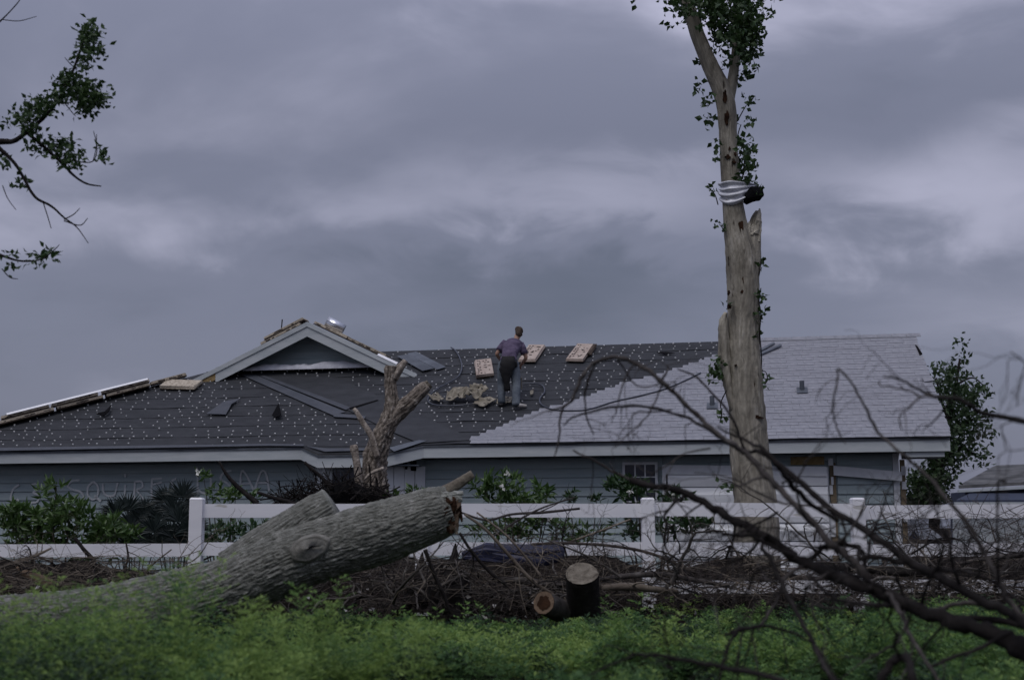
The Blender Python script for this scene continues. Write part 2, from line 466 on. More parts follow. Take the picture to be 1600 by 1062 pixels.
XL = -21.8                                 # left eave corner
XR0 = -15.0                                # left end of ridge
XW1 = -0.85                                # right wall
WY = 0.55                                  # front wall behind eave
xb0 = planepx(470, 700, 0)[0]; xb1 = planepx(662, 695, 0)[0]
BP = .34
bay = [(xb0, 0.0), (xb0 + .48, -BP), (xb1 - .70, -BP), (xb1, 0.0)]
SOF = EZ - .26

def slopepoly(name, pl, mat_, parent, thick=.03, kind=None):
    """flat piece lying on the front slope; pl = [(x, y, lift)]"""
    n = np.array([0, -math.sin(TH), math.cos(TH)])
    top = [np.array([x, y, rz(y)]) + n * l for x, y, l in pl]
    return part(name, MB().prism([t - n * thick for t in top], n * thick), mat_, parent, world=False, kind=kind)

# --- roof deck: front slope with the bay, back slope, left hip
roof = part('roof', MB().prism([(XL, 0, EZ - .05), *[(x, y, rz(y) - .05) for x, y in bay], (0, 0, EZ - .05), (0, W_, rz(W_) - .05), (XR0, W_, rz(W_) - .05)], (0, 0, .045)), m_deck, house, world=False)
part('back_slope', MB().prism([(0, W_, rz(W_) - .05), (0, 2 * W_, EZ - .05), (XL, 2 * W_, EZ - .05), (XR0, W_, rz(W_) - .05)], (0, 0, .045)), m_felt, house, world=False)
part('hip_slope', MB().prism([(XL, 0, EZ - .05), (XR0, W_, rz(W_) - .05), (XL, 2 * W_, EZ - .05)], (0, 0, .045)), m_felt, house, world=False)

# --- felt courses
NF = 10
dyc = W_ / NF
def hip_x(y): return XL + (XR0 - XL) * y / W_
nn = np.array([0, -math.sin(TH), math.cos(TH)])
for k in range(NF):
    y0, y1 = k * dyc - (.03 if k == 0 else .0), min((k + 1) * dyc + .05, W_)
    xs = np.linspace(hip_x(max(y0, 0)) + .02, -.05, 60)
    V = []; Q = []
    ph = rng.random() * 9
    for i, x in enumerate(xs):
        wob = .018 * math.sin(x * 1.7 + ph) + rng.normal(0, .006)
        lift = .009 + .008 * max(0, math.sin(x * 2.3 + ph * 2)) + abs(rng.normal(0, .004))
        xa = x; xb_ = max(x, hip_x(y1))
        V += [np.array([xa, y0 + wob, rz(y0 + wob)]) + nn * .001, np.array([xa, y0 + wob, rz(y0 + wob)]) + nn * lift,
              np.array([xb_, y1, rz(y1)]) + nn * (.004 if k < NF - 1 else .012)]
    for i in range(len(xs) - 1):
        a = 3 * i
        Q += [(a, a + 3, a + 4, a + 1), (a + 1, a + 4, a + 5, a + 2)]
    part('felt_course', (np.array(V), Q), m_felt, roof, world=False)
# bay extension felt
slopepoly('felt_course', [(xb0 + .02, -.015, .006), (xb0 + .5, -BP + .01, .006), (xb1 - .72, -BP + .01, .006), (xb1 - .02, -.015, .006)], m_felt, roof, .008)
# dry-in edge strip and the smooth valley sheets
def pxpoly(name, px, mat_, lift, thick=.006, parent=None):
    p = [roofpx(x, y) for x, y in px]
    return slopepoly(name, [(q[0], q[1], lift) for q in p], mat_, parent or roof, thick)
pxpoly('valley_sheet', [(404, 589), (528, 592), (742, 689), (655, 694), (612, 676), (541, 641)], m_felt, .034)
pxpoly('felt_strip', [(378, 588), (400, 588), (540, 646), (520, 651)], m_feltlight, .042)
pxpoly('felt_strip', [(406, 590), (414, 589), (548, 639), (541, 643)], m_feltlight, .046)
pxpoly('felt_strip', [(520, 648), (572, 653), (570, 657), (522, 654)], m_feltlight, .050)
pxpoly('felt_strip', [(545, 640), (590, 627), (592, 628), (548, 642)], m_dark, .044)
pxpoly('edge_strip', [(-60, 703), (420, 696), (475, 697), (475, 699.5), (420, 699), (-60, 708)], m_feltlight, .046)
# bay gutter flashing
pxpoly('bay_flashing', [(478, 699), (512, 703), (600, 702), (606, 705), (508, 708)], m_feltlight, .040)
pxpoly('bay_flashing', [(608, 702), (655, 690), (668, 691), (616, 708)], m_greymetal, .044)

# --- shingles, laid in racked courses from the right rake
NS = 36
SLEN = W_ / math.cos(TH)
EXPO = SLEN / NS
SW = 1.05
_smesh = {}
def shingle_mesh(w):
    w = round(w, 2)
    if w in _smesh: return _smesh[w]
    mb = MB(); ntab = max(1, round(w / .32)); tw = w / ntab
    hgt = EXPO * 1.35
    for i in range(ntab):
        a, b = i * tw + .0022, (i + 1) * tw - .0022
        lo = .011 + .003 * ((i * 7) % 3 - 1)
        mb.hexa([(a, 0, .001), (b, 0, .001), (b, hgt, .001), (a, hgt, .001), (a, 0, lo), (b, 0, lo), (b, hgt, .005), (a, hgt, .005)])
    me = new_mesh('shingle', mb.v, mb.f, m_shingle)
    _smesh[w] = me
    return me
bnd = [(733, 691), (832, 649), (900, 630), (970, 604), (1041, 586), (1109, 563), (1160, 548), (1210, 534)]
bl = np.array([roofpx(x, y) for x, y in bnd])
SROT = Euler((TH, 0, 0))
def place_shingle(x, y, w, lift=.030):
    o = bpy.data.objects.new('shingle', shingle_mesh(w)); COL.objects.link(o)
    o.parent = roof
    p = np.array([x, y, rz(y)]) + nn * lift
    o.location = p; o.rotation_euler = (TH + rng.normal(0, .0012), 0, rng.normal(0, .0004))
for k in range(NS):
    y = (k * EXPO) * math.cos(TH) - .04
    xs0 = float(np.interp(y, bl[:, 1], bl[:, 0]))
    xs0 = xs0 + rng.normal(0, .03)
    x = xs0
    end = .03 + rng.normal(0, .012)
    first = True
    while x < end - .1:
        w = min(SW, end - x)
        if first: w = min(w, [.35, .7, 1.05][k % 3])
        if end - (x + w) < .12: w = end - x
        place_shingle(x, y, w); x += w; first = False
# ridge caps
for i in range(14):
    x = -4.2 + i * .31
    part('ridge_cap', MB().hexa([(x, W_ - .16, rz(W_ - .16) + .05), (x + .3, W_ - .16, rz(W_ - .16) + .05), (x + .3, W_, rz(W_) + .05), (x, W_, rz(W_) + .05),
         (x, W_ - .16, rz(W_ - .16) + .064), (x + .3, W_ - .16, rz(W_ - .16) + .06), (x + .3, W_, rz(W_) + .062), (x, W_, rz(W_) + .07)]), m_shingle, roof, world=False)
# curled shingles at the rake
for (px, py, a) in ((1458, 600, .2),):
    q = roofpx(px, py)
    o = link('curled_shingle', shingle_mesh(.2), roof)
    o.location = np.array([q[0] - .17, q[1], q[2]]) + nn * .05; o.rotation_euler = (TH + .1, -.15, a * .4)

pxpoly('torn_rake_scrap', [(1430, 542), (1434, 545), (1441, 556), (1437, 558), (1434, 551)], m_dark, .06, .03)
# --- nail caps scattered along the felt
mb_v = []; mb_q = []
def cap_at(x, y, r=.024):
    c = np.array([x, y, rz(y)]) + nn * .040
    ax = np.array([1, 0, 0]); ay = np.array([0, math.cos(TH), math.sin(TH)])
    o = len(mb_v)
    for j in range(6):
        a = j * PI / 3
        mb_v.append(c + r * (math.cos(a) * ax + math.sin(a) * ay))
    for j in range(6):
        a = j * PI / 3
        mb_v.append(c - nn * .03 + r * 1.05 * (math.cos(a) * ax + math.sin(a) * ay))
    mb_q.append(tuple(o + j for j in range(6)))
    for j in range(6): mb_q.append((o + j, o + 6 + j, o + 6 + (j + 1) % 6, o + (j + 1) % 6))
vs_poly = np.array([roofpx(x, y)[:2] for x, y in [(372, 586), (528, 590), (748, 690), (640, 697), (600, 678), (516, 653)]])
def inpoly(x, y, pl):
    c = False; j = len(pl) - 1
    for i in range(len(pl)):
        if (pl[i][1] > y) != (pl[j][1] > y) and x < (pl[j][0] - pl[i][0]) * (y - pl[i][1]) / (pl[j][1] - pl[i][1]) + pl[i][0]: c = not c
        j = i
    return c
for k in range(NF):
    for row in (.12, .47, .82):
        y = (k + row) * dyc
        x = hip_x(y) + .2 + rng.random() * .3
        while x < -3:
            xx, yy = x + rng.normal(0, .025), y + rng.normal(0, .014)
            x += rng.choice([.25, .27, .29, .34])
            if rng.random() < .08 + .5 * (vnoise(np.array([[xx * .9, yy * 1.4, 8.]]))[0] > .6): continue
            if yy > W_ - .03 or yy < .05: continue
            if xx > np.interp(yy, bl[:, 1], bl[:, 0]) - .06: continue
            if inpoly(xx, yy, vs_poly): continue
            cap_at(xx, yy, .0145 + .005 * rng.random())
o = part('nail_caps', (np.array(mb_v), mb_q), m_cap, roof, world=False, kind='stuff')

# --- fascia and soffit along the eave
eave = [(XL, 0.0)] + bay + [(0.0, 0.0)]
for i in range(len(eave) - 1):
    (x0, y0), (x1, y1) = eave[i], eave[i + 1]
    z0, z1 = rz(y0) - .045, rz(y1) - .045
    hgt = .215
    d = np.array([x1 - x0, y1 - y0]); d /= np.linalg.norm(d); nrm = np.array([-d[1], d[0]]) * .03
    mb = MB().hexa([(x0, y0, z0 - hgt), (x1, y1, z1 - hgt), (x1 + nrm[0], y1 + nrm[1], z1 - hgt), (x0 + nrm[0], y0 + nrm[1], z0 - hgt),
                    (x0, y0, z0), (x1, y1, z1), (x1 + nrm[0], y1 + nrm[1], z1), (x0 + nrm[0], y0 + nrm[1], z0)])
    part('fascia', mb, m_fascia, house, world=False)
    # drip edge
    mb = MB().hexa([(x0 - .0, y0 - .022, z0 - .006), (x1, y1 - .022, z1 - .006), (x1, y1 - .004, z1 - .006), (x0, y0 - .004, z0 - .006),
                    (x0, y0 - .022, z0 + .03), (x1, y1 - .022, z1 + .03), (x1, y1 - .004, z1 + .03), (x0, y0 - .004, z0 + .03)])
    part('drip_edge', mb, m_greymetal, house, world=False)
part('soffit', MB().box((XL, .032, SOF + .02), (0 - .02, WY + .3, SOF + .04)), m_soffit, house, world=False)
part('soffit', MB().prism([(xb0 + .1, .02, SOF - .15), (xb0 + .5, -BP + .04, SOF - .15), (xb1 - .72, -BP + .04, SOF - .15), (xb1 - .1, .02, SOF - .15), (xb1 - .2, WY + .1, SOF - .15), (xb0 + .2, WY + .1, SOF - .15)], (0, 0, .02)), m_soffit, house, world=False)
# right rake board and boxed eave return
part('rake_board', MB().prism([(-.03, .01, EZ - .26), (-.03, .01, EZ - .06), (-.03, W_, rz(W_) - .06), (-.03, W_, rz(W_) - .26)], (.028, 0, 0)), m_fascia, house, world=False)
part('eave_return', MB().box((XW1 + .06, .05, SOF - .10), (-.10, WY + .25, SOF + .015)), m_fascia, house, world=False)

# --- walls
BWY = -.06
bw = [(xb0 + .12, WY), (xb0 + .56, BWY), (xb1 - .82, BWY), (xb1 - .12, WY)]
foot = [(XL + .7, WY + .03), (bw[0][0], WY + .03), (bw[1][0], BWY + .03), (bw[2][0], BWY + .03), (bw[3][0], WY + .03), (XW1 - .02, WY + .03), (XW1 - .02, 2 * W_ - .6), (XL + .7, 2 * W_ - .6)]
wall = part('wall', MB().prism([(x, y, 0.0) for x, y in foot], (0, 0, SOF + .015)), m_siding, house, world=False)
part('end_wall', MB().prism([(XW1 - .05, WY + .03, SOF), (XW1 - .05, 2 * W_ - WY - .03, SOF), (XW1 - .05, W_, rz(W_) - .12)], (.05, 0, 0)), m_siding, house, world=False)
BE = .182
def siding_run(x0, x1, z0, z1, y=WY):
    z = z0
    while z < z1 - .02:
        h = min(BE, z1 - z)
        part('siding_board', MB().hexa([(x0, y - .022, z), (x1, y - .022, z), (x1, y + .028, z), (x0, y + .028, z),
             (x0, y + .012, z + h + .015), (x1, y + .012, z + h + .015), (x1, y + .028, z + h + .015), (x0, y + .028, z + h + .015)]), m_siding, wall, world=False)
        z += BE
gx0 = planepx(1043, 800, WY)[0]; gx1 = planepx(1297, 800, WY)[0]
zt = SOF + .01
siding_run(XL + .7, bw[0][0] - .01, .12, zt)
wx0 = planepx(977, 740, WY)[0]; wx1 = planepx(1024, 740, WY)[0]
wzt = planepx(1000, 726, WY)[2]; wzb = wzt - .95
siding_run(bw[3][0] + .01, gx0 - .08, .12, zt)
gz1 = planepx(1100, 730, WY)[2]
siding_run(gx0 - .07, gx1 + .06, gz1 + .10, zt)
siding_run(gx1 + .16, XW1 - .14, .12, zt)

# window with white frame and three-over panes
win = part('window', MB().box((wx0, WY - .035, wzb), (wx1, WY - .012, wzt)), m_glass, house, world=False)
fr = MB()
tk = .05
fr.box((wx0 - tk, WY - .065, wzb - tk), (wx0, WY - .01, wzt + tk)); fr.box((wx1, WY - .065, wzb - tk), (wx1 + tk, WY - .01, wzt + tk))
fr.box((wx0, WY - .064, wzt), (wx1, WY - .01, wzt + tk)); fr.box((wx0, WY - .064, wzb - tk), (wx1, WY - .01, wzb))
part('frame', fr, m_trim, win, world=False)
for i in (1, 2):
    x = wx0 + (wx1 - wx0) * i / 3
    part('muntin', MB().box((x - .012, WY - .05, wzb), (x + .012, WY - .034, wzt)), m_trim, win, world=False)
for i in (1, 2, 3):
    z = wzb + (wzt - wzb) * i / 4
    part('muntin', MB().box((wx0, WY - .052, z - (.022 if i == 2 else .010)), (wx1, WY - .036, z + (.022 if i == 2 else .010))), m_trim, win, world=False)

# bay walls: upright boards, window in the front face
def upright(a, b, n, z0, z1, m, off=.0):
    a = np.array(a); b = np.array(b); d = (b - a); ln = np.linalg.norm(d); d /= ln; nr = np.array([d[1], -d[0]])
    for i in range(n):
        p = a + d * (ln * i / n + .006); q = a + d * (ln * (i + 1) / n - .006)
        th = .02 + .012 * (i % 2)
        part('upright_board', MB().hexa([(*(p + nr * th), z0), (*(q + nr * th), z0), (*q, z0), (*p, z0), (*(p + nr * th), z1), (*(q + nr * th), z1), (*q, z1), (*p, z1)]), m, wall, world=False)
zb1 = SOF - .14
upright(bw[0], bw[1], 3, .1, zb1, m_door); upright(bw[2], bw[3], 4, .1, zb1, m_door)
upright(bw[1], (bw[1][0] + .15, BWY), 1, .1, zb1, m_fascia); upright((bw[2][0] - .15, BWY), bw[2], 1, .1, zb1, m_fascia)
bwn = part('window', MB().box((bw[1][0] + .16, BWY - .035, .7), (bw[2][0] - .16, BWY - .015, zb1 - .12)), m_glass, house, world=False)
part('frame', MB().box((bw[1][0] + .16, BWY - .07, zb1 - .12), (bw[2][0] - .16, BWY - .01, zb1 - .07)), m_greymetal, bwn, world=False)
for i in range(1, 5):
    x = bw[1][0] + .16 + (bw[2][0] - bw[1][0] - .32) * i / 5
    part('muntin', MB().box((x - .012, BWY - .055, .7), (x + .012, BWY - .036, zb1 - .12)), m_greymetal, bwn, world=False)
# holes torn in the right bay side
for (px, py, ww, hh) in ((632, 722, .07, .12), (643, 726, .10, .22), (634, 730, .03, .07)):
    q = planepx(px, py, .2); t_ = (q[0] - bw[2][0]) / (bw[3][0] - bw[2][0]); yb_ = BWY + (WY - BWY) * t_; o = part('torn_hole', MB().box((q[0] - ww / 2, yb_ - .075, q[2] - hh / 2), (q[0] + ww / 2, yb_ - .02, q[2] + hh / 2)), m_dark, wall, world=False)

# garage door of buckled sections, exposed framing on the right
gd = part('garage_door', MB().box((gx0, WY - .01, 0.0), (gx1, WY + .02, gz1 - .02)), m_door, house, world=False)
nsec = 6; hs = (gz1 - .05) / nsec
for i in range(nsec):
    z0 = .02 + i * hs; z1 = z0 + hs - .012
    bu, bl_ = (.05 + .035 * rng.random(), .02 + .02 * rng.random())
    mid = (z0 + z1) / 2 + .02
    xm = gx0 + (gx1 - gx0) * (.3 + .4 * rng.random())
    v = []
    for x, s in ((gx0 + .03, .5), (xm, 1.0), (gx1 - .03, .6)):
        v += [(x, WY - .014, z0), (x, WY - .13 - bl_ * s, z0), (x, WY - .13 - bu * s, mid), (x, WY - .125, z1), (x, WY - .012, z1)]
    f = []
    for c in (0, 5):
        for j in range(4): f.append((c + j, c + 5 + j, c + 6 + j, c + 1 + j))
    f += [(0, 1, 2, 3, 4), (14, 13, 12, 11, 10)]
    part('door_section', (np.array(v), f), m_door, gd, world=False)
part('door_trim', MB().box((gx0 - .075, WY - .16, .0), (gx0 - .005, WY - .008, gz1 + .05)), m_trim, house, world=False)
part('door_trim', MB().hexa([(gx0 - .005, WY - .195, gz1 - .13), (gx1 - .05, WY - .205, gz1 - .20), (gx1 - .05, WY - .03, gz1 - .20), (gx0 - .005, WY - .02, gz1 - .13),
                             (gx0 - .005, WY - .195, gz1 + .05), (gx1 - .05, WY - .205, gz1 - .02), (gx1 - .05, WY - .03, gz1 - .02), (gx0 - .005, WY - .02, gz1 + .05)]), m_trim, house, world=False)
q0, q1 = planepx(1235, 716, WY), planepx(1288, 724, WY)
part('exposed_sheathing', MB().box((q0[0], WY - .03, q1[2] - .02), (q1[0], WY - .012, q0[2] + .03)), m_osb, house, world=False)
part('exposed_stud', MB().box((gx1 + .02, WY - .03, .0), (gx1 + .13, WY + .0, gz1 + .06)), m_wood, house, world=False)
for (pa, pb) in ((716, 727), (758, 772), (800, 838), (745, 757)):
    a, b = planepx(1290, pa, WY), planepx(1290, pb, WY)
    part('trim_scrap', MB().box((gx1 - .02 + .06 * rng.random(), WY - .06, b[2]), (gx1 + .06 + .04 * rng.random(), WY - .032, a[2])), m_trim, house, world=False)
# white board knocked loose across the siding
a, b = planepx(1302, 735, WY), planepx(1408, 744, WY)
part('loose_trim_board', MB().hexa([(a[0], WY - .10, a[2] - .09), (b[0], WY - .14, b[2] - .09), (b[0], WY - .115, b[2] - .09), (a[0], WY - .075, a[2] - .09),
                                    (a[0], WY - .10, a[2] + .09), (b[0], WY - .14, b[2] + .08), (b[0], WY - .115, b[2] + .08), (a[0], WY - .075, a[2] + .10)]), m_trim, house, world=False)
# corner boards
part('corner_board', MB().box((XW1 - .13, WY - .03, 0.0), (XW1 - .02, WY + .03, SOF - .0)), m_trim, house, world=False)
part('exposed_stud', MB().box((XW1 + .0, WY + .0, 0.0), (XW1 + .09, WY + .05, SOF - .12)), m_wood, house, world=False)
for (pa, pb) in ((728, 742), (752, 764), (790, 815)):
    a, b = planepx(1410, pa, WY), planepx(1410, pb, WY)
    part('trim_scrap', MB().box((XW1 + .02, WY - .03, b[2]), (XW1 + .10, WY - .004, a[2])), m_trim, house, world=False)

# painted writing on the left wall: 63 SQUIRES USAA
def stroke(pl, w=.040):
    pts = [planepx(x, y, WY - .014) for x, y in spline(np.array(pl, float), 4)] if len(pl) > 2 else [planepx(x, y, WY - .014) for x, y in pl]
    mb = MB()
    pts = np.array(pts)
    T = np.gradient(pts, axis=0); T /= np.linalg.norm(T, axis=1)[:, None] + 1e-9
    V = []
    for p, t in zip(pts, T):
        nr = np.array([-t[2], 0, t[0]]) * w / 2 * (0.8 + .4 * rng.random())
        V += [(p[0] - nr[0], WY - .027, p[2] - nr[2]), (p[0] + nr[0], WY - .027, p[2] + nr[2])]
    n = len(pts); V2 = V + [(v[0], WY - .013, v[2]) for v in V]
    f = [(2*i, 2*i+1, 2*i+3, 2*i+2) for i in range(n - 1)] + [(2*n + 2*i, 2*n + 2*i+2, 2*n + 2*i+3, 2*n + 2*i+1) for i in range(n - 1)]
    f += [(2*i, 2*i+2, 2*n + 2*i+2, 2*n + 2*i) for i in range(n - 1)] + [(2*i+1, 2*n+2*i+1, 2*n + 2*i+3, 2*i+3) for i in range(n - 1)]
    return V2, f
letters = {
 'letter_6': [[(30, 757), (21, 764), (17, 778), (20, 789), (27, 789), (29, 781), (20, 780)]],
 'letter_3': [[(49, 757), (57, 756), (60, 763), (52, 769), (60, 773), (59, 783), (49, 785)]],
 'letter_S': [[(125, 750), (113, 751), (106, 758), (113, 764), (126, 768), (131, 776), (126, 783)]],
 'letter_Q': [[(146, 752), (138, 760), (138, 774), (146, 780), (153, 773), (153, 759), (146, 752)], [(148, 774), (158, 783)]],
 'letter_U': [[(161, 755), (162, 768), (168, 774), (179, 773), (184, 754)]],
 'letter_i': [[(196, 757), (195, 777)], [(196, 740), (196, 745)]],
 'letter_R': [[(211, 752), (210, 781)], [(211, 752), (221, 752), (223, 760), (213, 765)], [(213, 765), (225, 780)]],
 'letter_E': [[(238, 747), (237, 766), (238, 778)], [(238, 748), (253, 747)], [(238, 757), (253, 753)], [(238, 778), (252, 776)]],
 'letter_S2': [[(276, 747), (268, 752), (272, 760), (278, 766), (270, 773)]],
 'letter_U2': [[(306, 731), (309, 733), (309, 772)], [(309, 764), (318, 770), (329, 764), (329, 732)]],
 'letter_S3': [[(362, 735), (350, 738), (345, 748), (356, 755), (361, 763), (350, 770)]],
 'letter_A': [[(376, 768), (377, 738), (384, 740), (397, 766)], [(376, 756), (391, 755)]],
 'letter_A2': [[(398, 766), (408, 737), (416, 740), (421, 767)], [(402, 754), (420, 754)]],
}
for k, ss in letters.items():
    mb = MB()
    for s in ss: mb.add(*stroke(s))
    part('painted_letter', mb, m_paint, wall, world=False)

# --- gable over the hip (Dutch gable)
GY = roofpx(480, 592)[1]                  # plane of the overhanging rake
pk = planepx(481, 505, GY); gl = planepx(303, 583, GY); gr = planepx(652, 581, GY)
zf = min(rz(GY) + .02, gl[2])
gl[2] = gr[2] = zf
gable = part('gable_roof', MB().prism([(gl[0], GY, zf - .04), (pk[0], GY, pk[2] - .04), (pk[0], GY, pk[2]), (gl[0], GY, zf)], (0, 4.5, 0)), m_felt, house, world=False)
part('gable_slope', MB().prism([(gr[0], GY, zf - .04), (gr[0], GY, zf), (pk[0], GY, pk[2]), (pk[0], GY, pk[2] - .04)], (0, 4.5, 0)), m_feltlight, gable, world=False)
def rake(a, b, top0, top1, y0, y1, m, name='rake_board', cut=0.0):
    p0 = np.array([a[0], 0, zf]); p1 = np.array([b[0], 0, b[2]])
    p0 = p0 + (p1 - p0) * cut
    v = [(p0[0], y0, p0[2] - top1), (p1[0], y0, p1[2] - top1), (p1[0], y1, p1[2] - top1), (p0[0], y1, p0[2] - top1),
         (p0[0], y0, p0[2] - top0), (p1[0], y0, p1[2] - top0), (p1[0], y1, p1[2] - top0), (p0[0], y1, p0[2] - top0)]
    return part(name, MB().hexa(v), m, gable, world=False)
rake(gl, pk, .085, .31, GY - .03, GY - .002, m_fascia, cut=.20)
rake(gl, pk, .085, .24, GY - .026, GY + .0, m_osb, name='bare_rake_end', cut=.02)
rake(gr, pk, .085, .31, GY - .03, GY - .002, m_fascia, cut=.06)
rake(gl, pk, -.03, .082, GY - .055, GY - .004, m_fascia, name='rake_trim')
rake(gr, pk, -.03, .082, GY - .055, GY - .004, m_fascia, name='rake_trim')
GWY = GY + .55
part('gable_back', MB().prism([(gl[0] + .2, GWY + .02, zf - .1), (gr[0] - .2, GWY + .02, zf - .1), (pk[0], GWY + .02, pk[2] - .08)], (0, .03, 0)), m_siding, gable, world=False)
hwid = (gr[0] - gl[0]) / 2; cxg = (gr[0] + gl[0]) / 2
for i in range(7):
    z0 = zf + .05 + i * .16; z1 = z0 + .16
    t0 = 1 - (z0 - zf) / (pk[2] - zf); t1 = 1 - (z1 - zf) / (pk[2] - zf)
    if t1 <= .02: break
    part('siding_board', MB().hexa([(pk[0] - hwid * t0 * .98, GWY - .014, z0), (pk[0] + hwid * t0 * .98, GWY - .014, z0), (pk[0] + hwid * t0 * .98, GWY + .018, z0), (pk[0] - hwid * t0 * .98, GWY + .018, z0),
         (pk[0] - hwid * t1 * .98, GWY + .004, z1), (pk[0] + hwid * t1 * .98, GWY + .004, z1), (pk[0] + hwid * t1 * .98, GWY + .018, z1), (pk[0] - hwid * t1 * .98, GWY + .018, z1)]), m_siding, gable, world=False)
# torn white flashing lying along the foot of the gable
xs = np.linspace(planepx(380, 575, GWY - .3)[0], planepx(586, 568, GWY - .3)[0], 60)
v = []; f = []
for i, x in enumerate(xs):
    t = i / 59; env = min(1, t * 7, (1 - t) * 5)
    h = env * (.04 + .05 * vnoise(np.array([[x * 3, 1, 2]]))[0] + .05 * vnoise(np.array([[x * 11, 4, 2]]))[0])
    yy = GWY - .34; zb = rz(yy) + .20
    v += [(x, yy, zb - .055), (x, yy + .004, zb), (x, yy + .06, zb + h), (x, yy + .16, zb + h * 1.2), (x, GWY - .02, zb + .10)]
    if i:
        a = 5 * (i - 1)
        f += [(a + j, a + 5 + j, a + 6 + j, a + 1 + j) for j in range(4)]
o = part('torn_flashing', (np.array(v), f), m_white, gable, world=False, smooth=True)

# vent pipes through the shingles
for (px, py) in ((1253.5, 613), (1113, 637)):
    q = roofpx(px, py)
    vp = part('vent_pipe', MB().tube([(q[0], q[1], q[2] - .05), (q[0], q[1], q[2] + .24)], .05, 10), m_greymetal, roof, world=False)
    part('flashing', MB().prism([np.array([q[0] + dx, q[1] + dy, rz(q[1] + dy)]) + nn * .055 for dx, dy in ((-.11, -.14), (.11, -.14), (.11, .12), (-.11, .12))], nn * .006), m_greymetal, vp, world=False)

HM = Matrix.Translation(Vector((HE[0], HE[1], 0))) @ Matrix.Rotation(-HA, 4, 'Z')
HROT = HM.to_3x3()
def roof_thing(name, label, cat, px, py, group=None, lift=.036, spin=0.0, tilt=None):
    """Empty lying in the roof plane at a photo pixel, its x along the eave, y up the slope"""
    q = roofpx(px, py)
    loc = h2w(np.array([q[0], q[1], q[2]]) + nn * lift)
    o = thing(name, label, cat, loc, group)
    o.rotation_euler = (Matrix.Rotation(-HA, 3, 'Z') @ Matrix.Rotation(TH, 3, 'X') @ Matrix.Rotation(spin, 3, 'Z')).to_euler()
    ROOT[o.name] = Matrix.Identity(4)
    return o
# ------------------------------------------------------------------ shingle bundles
def bundle_parts(root, l=.98, w=.40, h=.085, dark=False):
    V = []
    paper = m_stacktan if dark else m_paper
    me = MB()
    for (sx, sy, z) in ((-1, -1, .03), (1, -1, .03), (1, 1, .03), (-1, 1, .03)):
        me.v.append((sx * w / 2 + rng.normal(0, .006), sy * l / 2 + rng.normal(0, .008), z + rng.normal(0, .004)))
    for (sx, sy, z) in ((-1, -1, h), (1, -1, h), (1, 1, h), (-1, 1, h)):
        me.v.append((sx * (w / 2 - .012) + rng.normal(0, .008), sy * (l / 2 - .012) + rng.normal(0, .008), z + rng.normal(0, .005)))
    me.f = list(BOXF)
    link('wrapper', new_mesh('wrapper', me.v, me.f, paper), root)
    st = MB()
    for i in range(3):
        dx, dy = rng.normal(0, .008, 2)
        st.box((-w / 2 + .008 + dx, -l / 2 + .005 + dy, i * .0105), (w / 2 - .006 + dx, l / 2 - .005 + dy, i * .0105 + .0095))
    link('shingle_stack', new_mesh('shingle_stack', st.v, st.f, m_stack), root)
    return root
def print_marks(root, l, w, h):
    mb = MB()                                 # a heavy column of worn printing and finer lines beside it
    for i in range(9):
        y0 = -l / 2 + .06 + i * (l - .12) / 9
        for j in range(2):
            if rng.random() < .2: continue
            x0 = -w / 2 + .035 + j * .055
            a, b = rng.random(2) * .02
            mb.box((x0 + a, y0 + b, h - .004), (x0 + .036 + a, y0 + .03 + b + .02 * rng.random(), h + .005))
    for i in range(12):
        y0 = -l / 2 + .05 + rng.random() * (l - .15)
        x0 = -.02 + rng.random() * (w / 2 - .08)
        mb.box((x0, y0, h - .004), (x0 + .02 + .05 * rng.random(), y0 + .012 + .03 * rng.random(), h + .0055))
    link('print', new_mesh('print', mb.v, mb.f, m_print), root, 'stuff')
for (px, py, sp, lab) in ((757, 580, 0.24, 'shingle bundle in pale paper left of the roofer'),
                          (832, 557, -0.10, 'shingle bundle in pale paper just right of the roofer near the ridge'),
                          (907, 556, -0.14, 'rightmost pale shingle bundle, its wrapper open at the top, below the ridge')):
    b = roof_thing('shingle_bundle', lab, 'shingle bundle', px, py, 'bundles laid on the felt', spin=sp)
    bundle_parts(b); print_marks(b, .98, .40, .085)
    if px == 907:
        mb = MB().hexa([(-.22, .40, .03), (.26, .40, .03), (.26, .53, .03), (-.22, .53, .03), (-.20, .42, .07), (.24, .42, .07), (.26, .52, .07), (-.22, .52, .07)])
        mb.hexa([(.19, -.1, .03), (.28, -.1, .03), (.27, .45, .03), (.2, .45, .03), (.19, -.1, .08), (.23, -.1, .08), (.25, .45, .09), (.2, .45, .09)])
        link('open_flap', new_mesh('open_flap', mb.v, mb.f, m_stack), b)
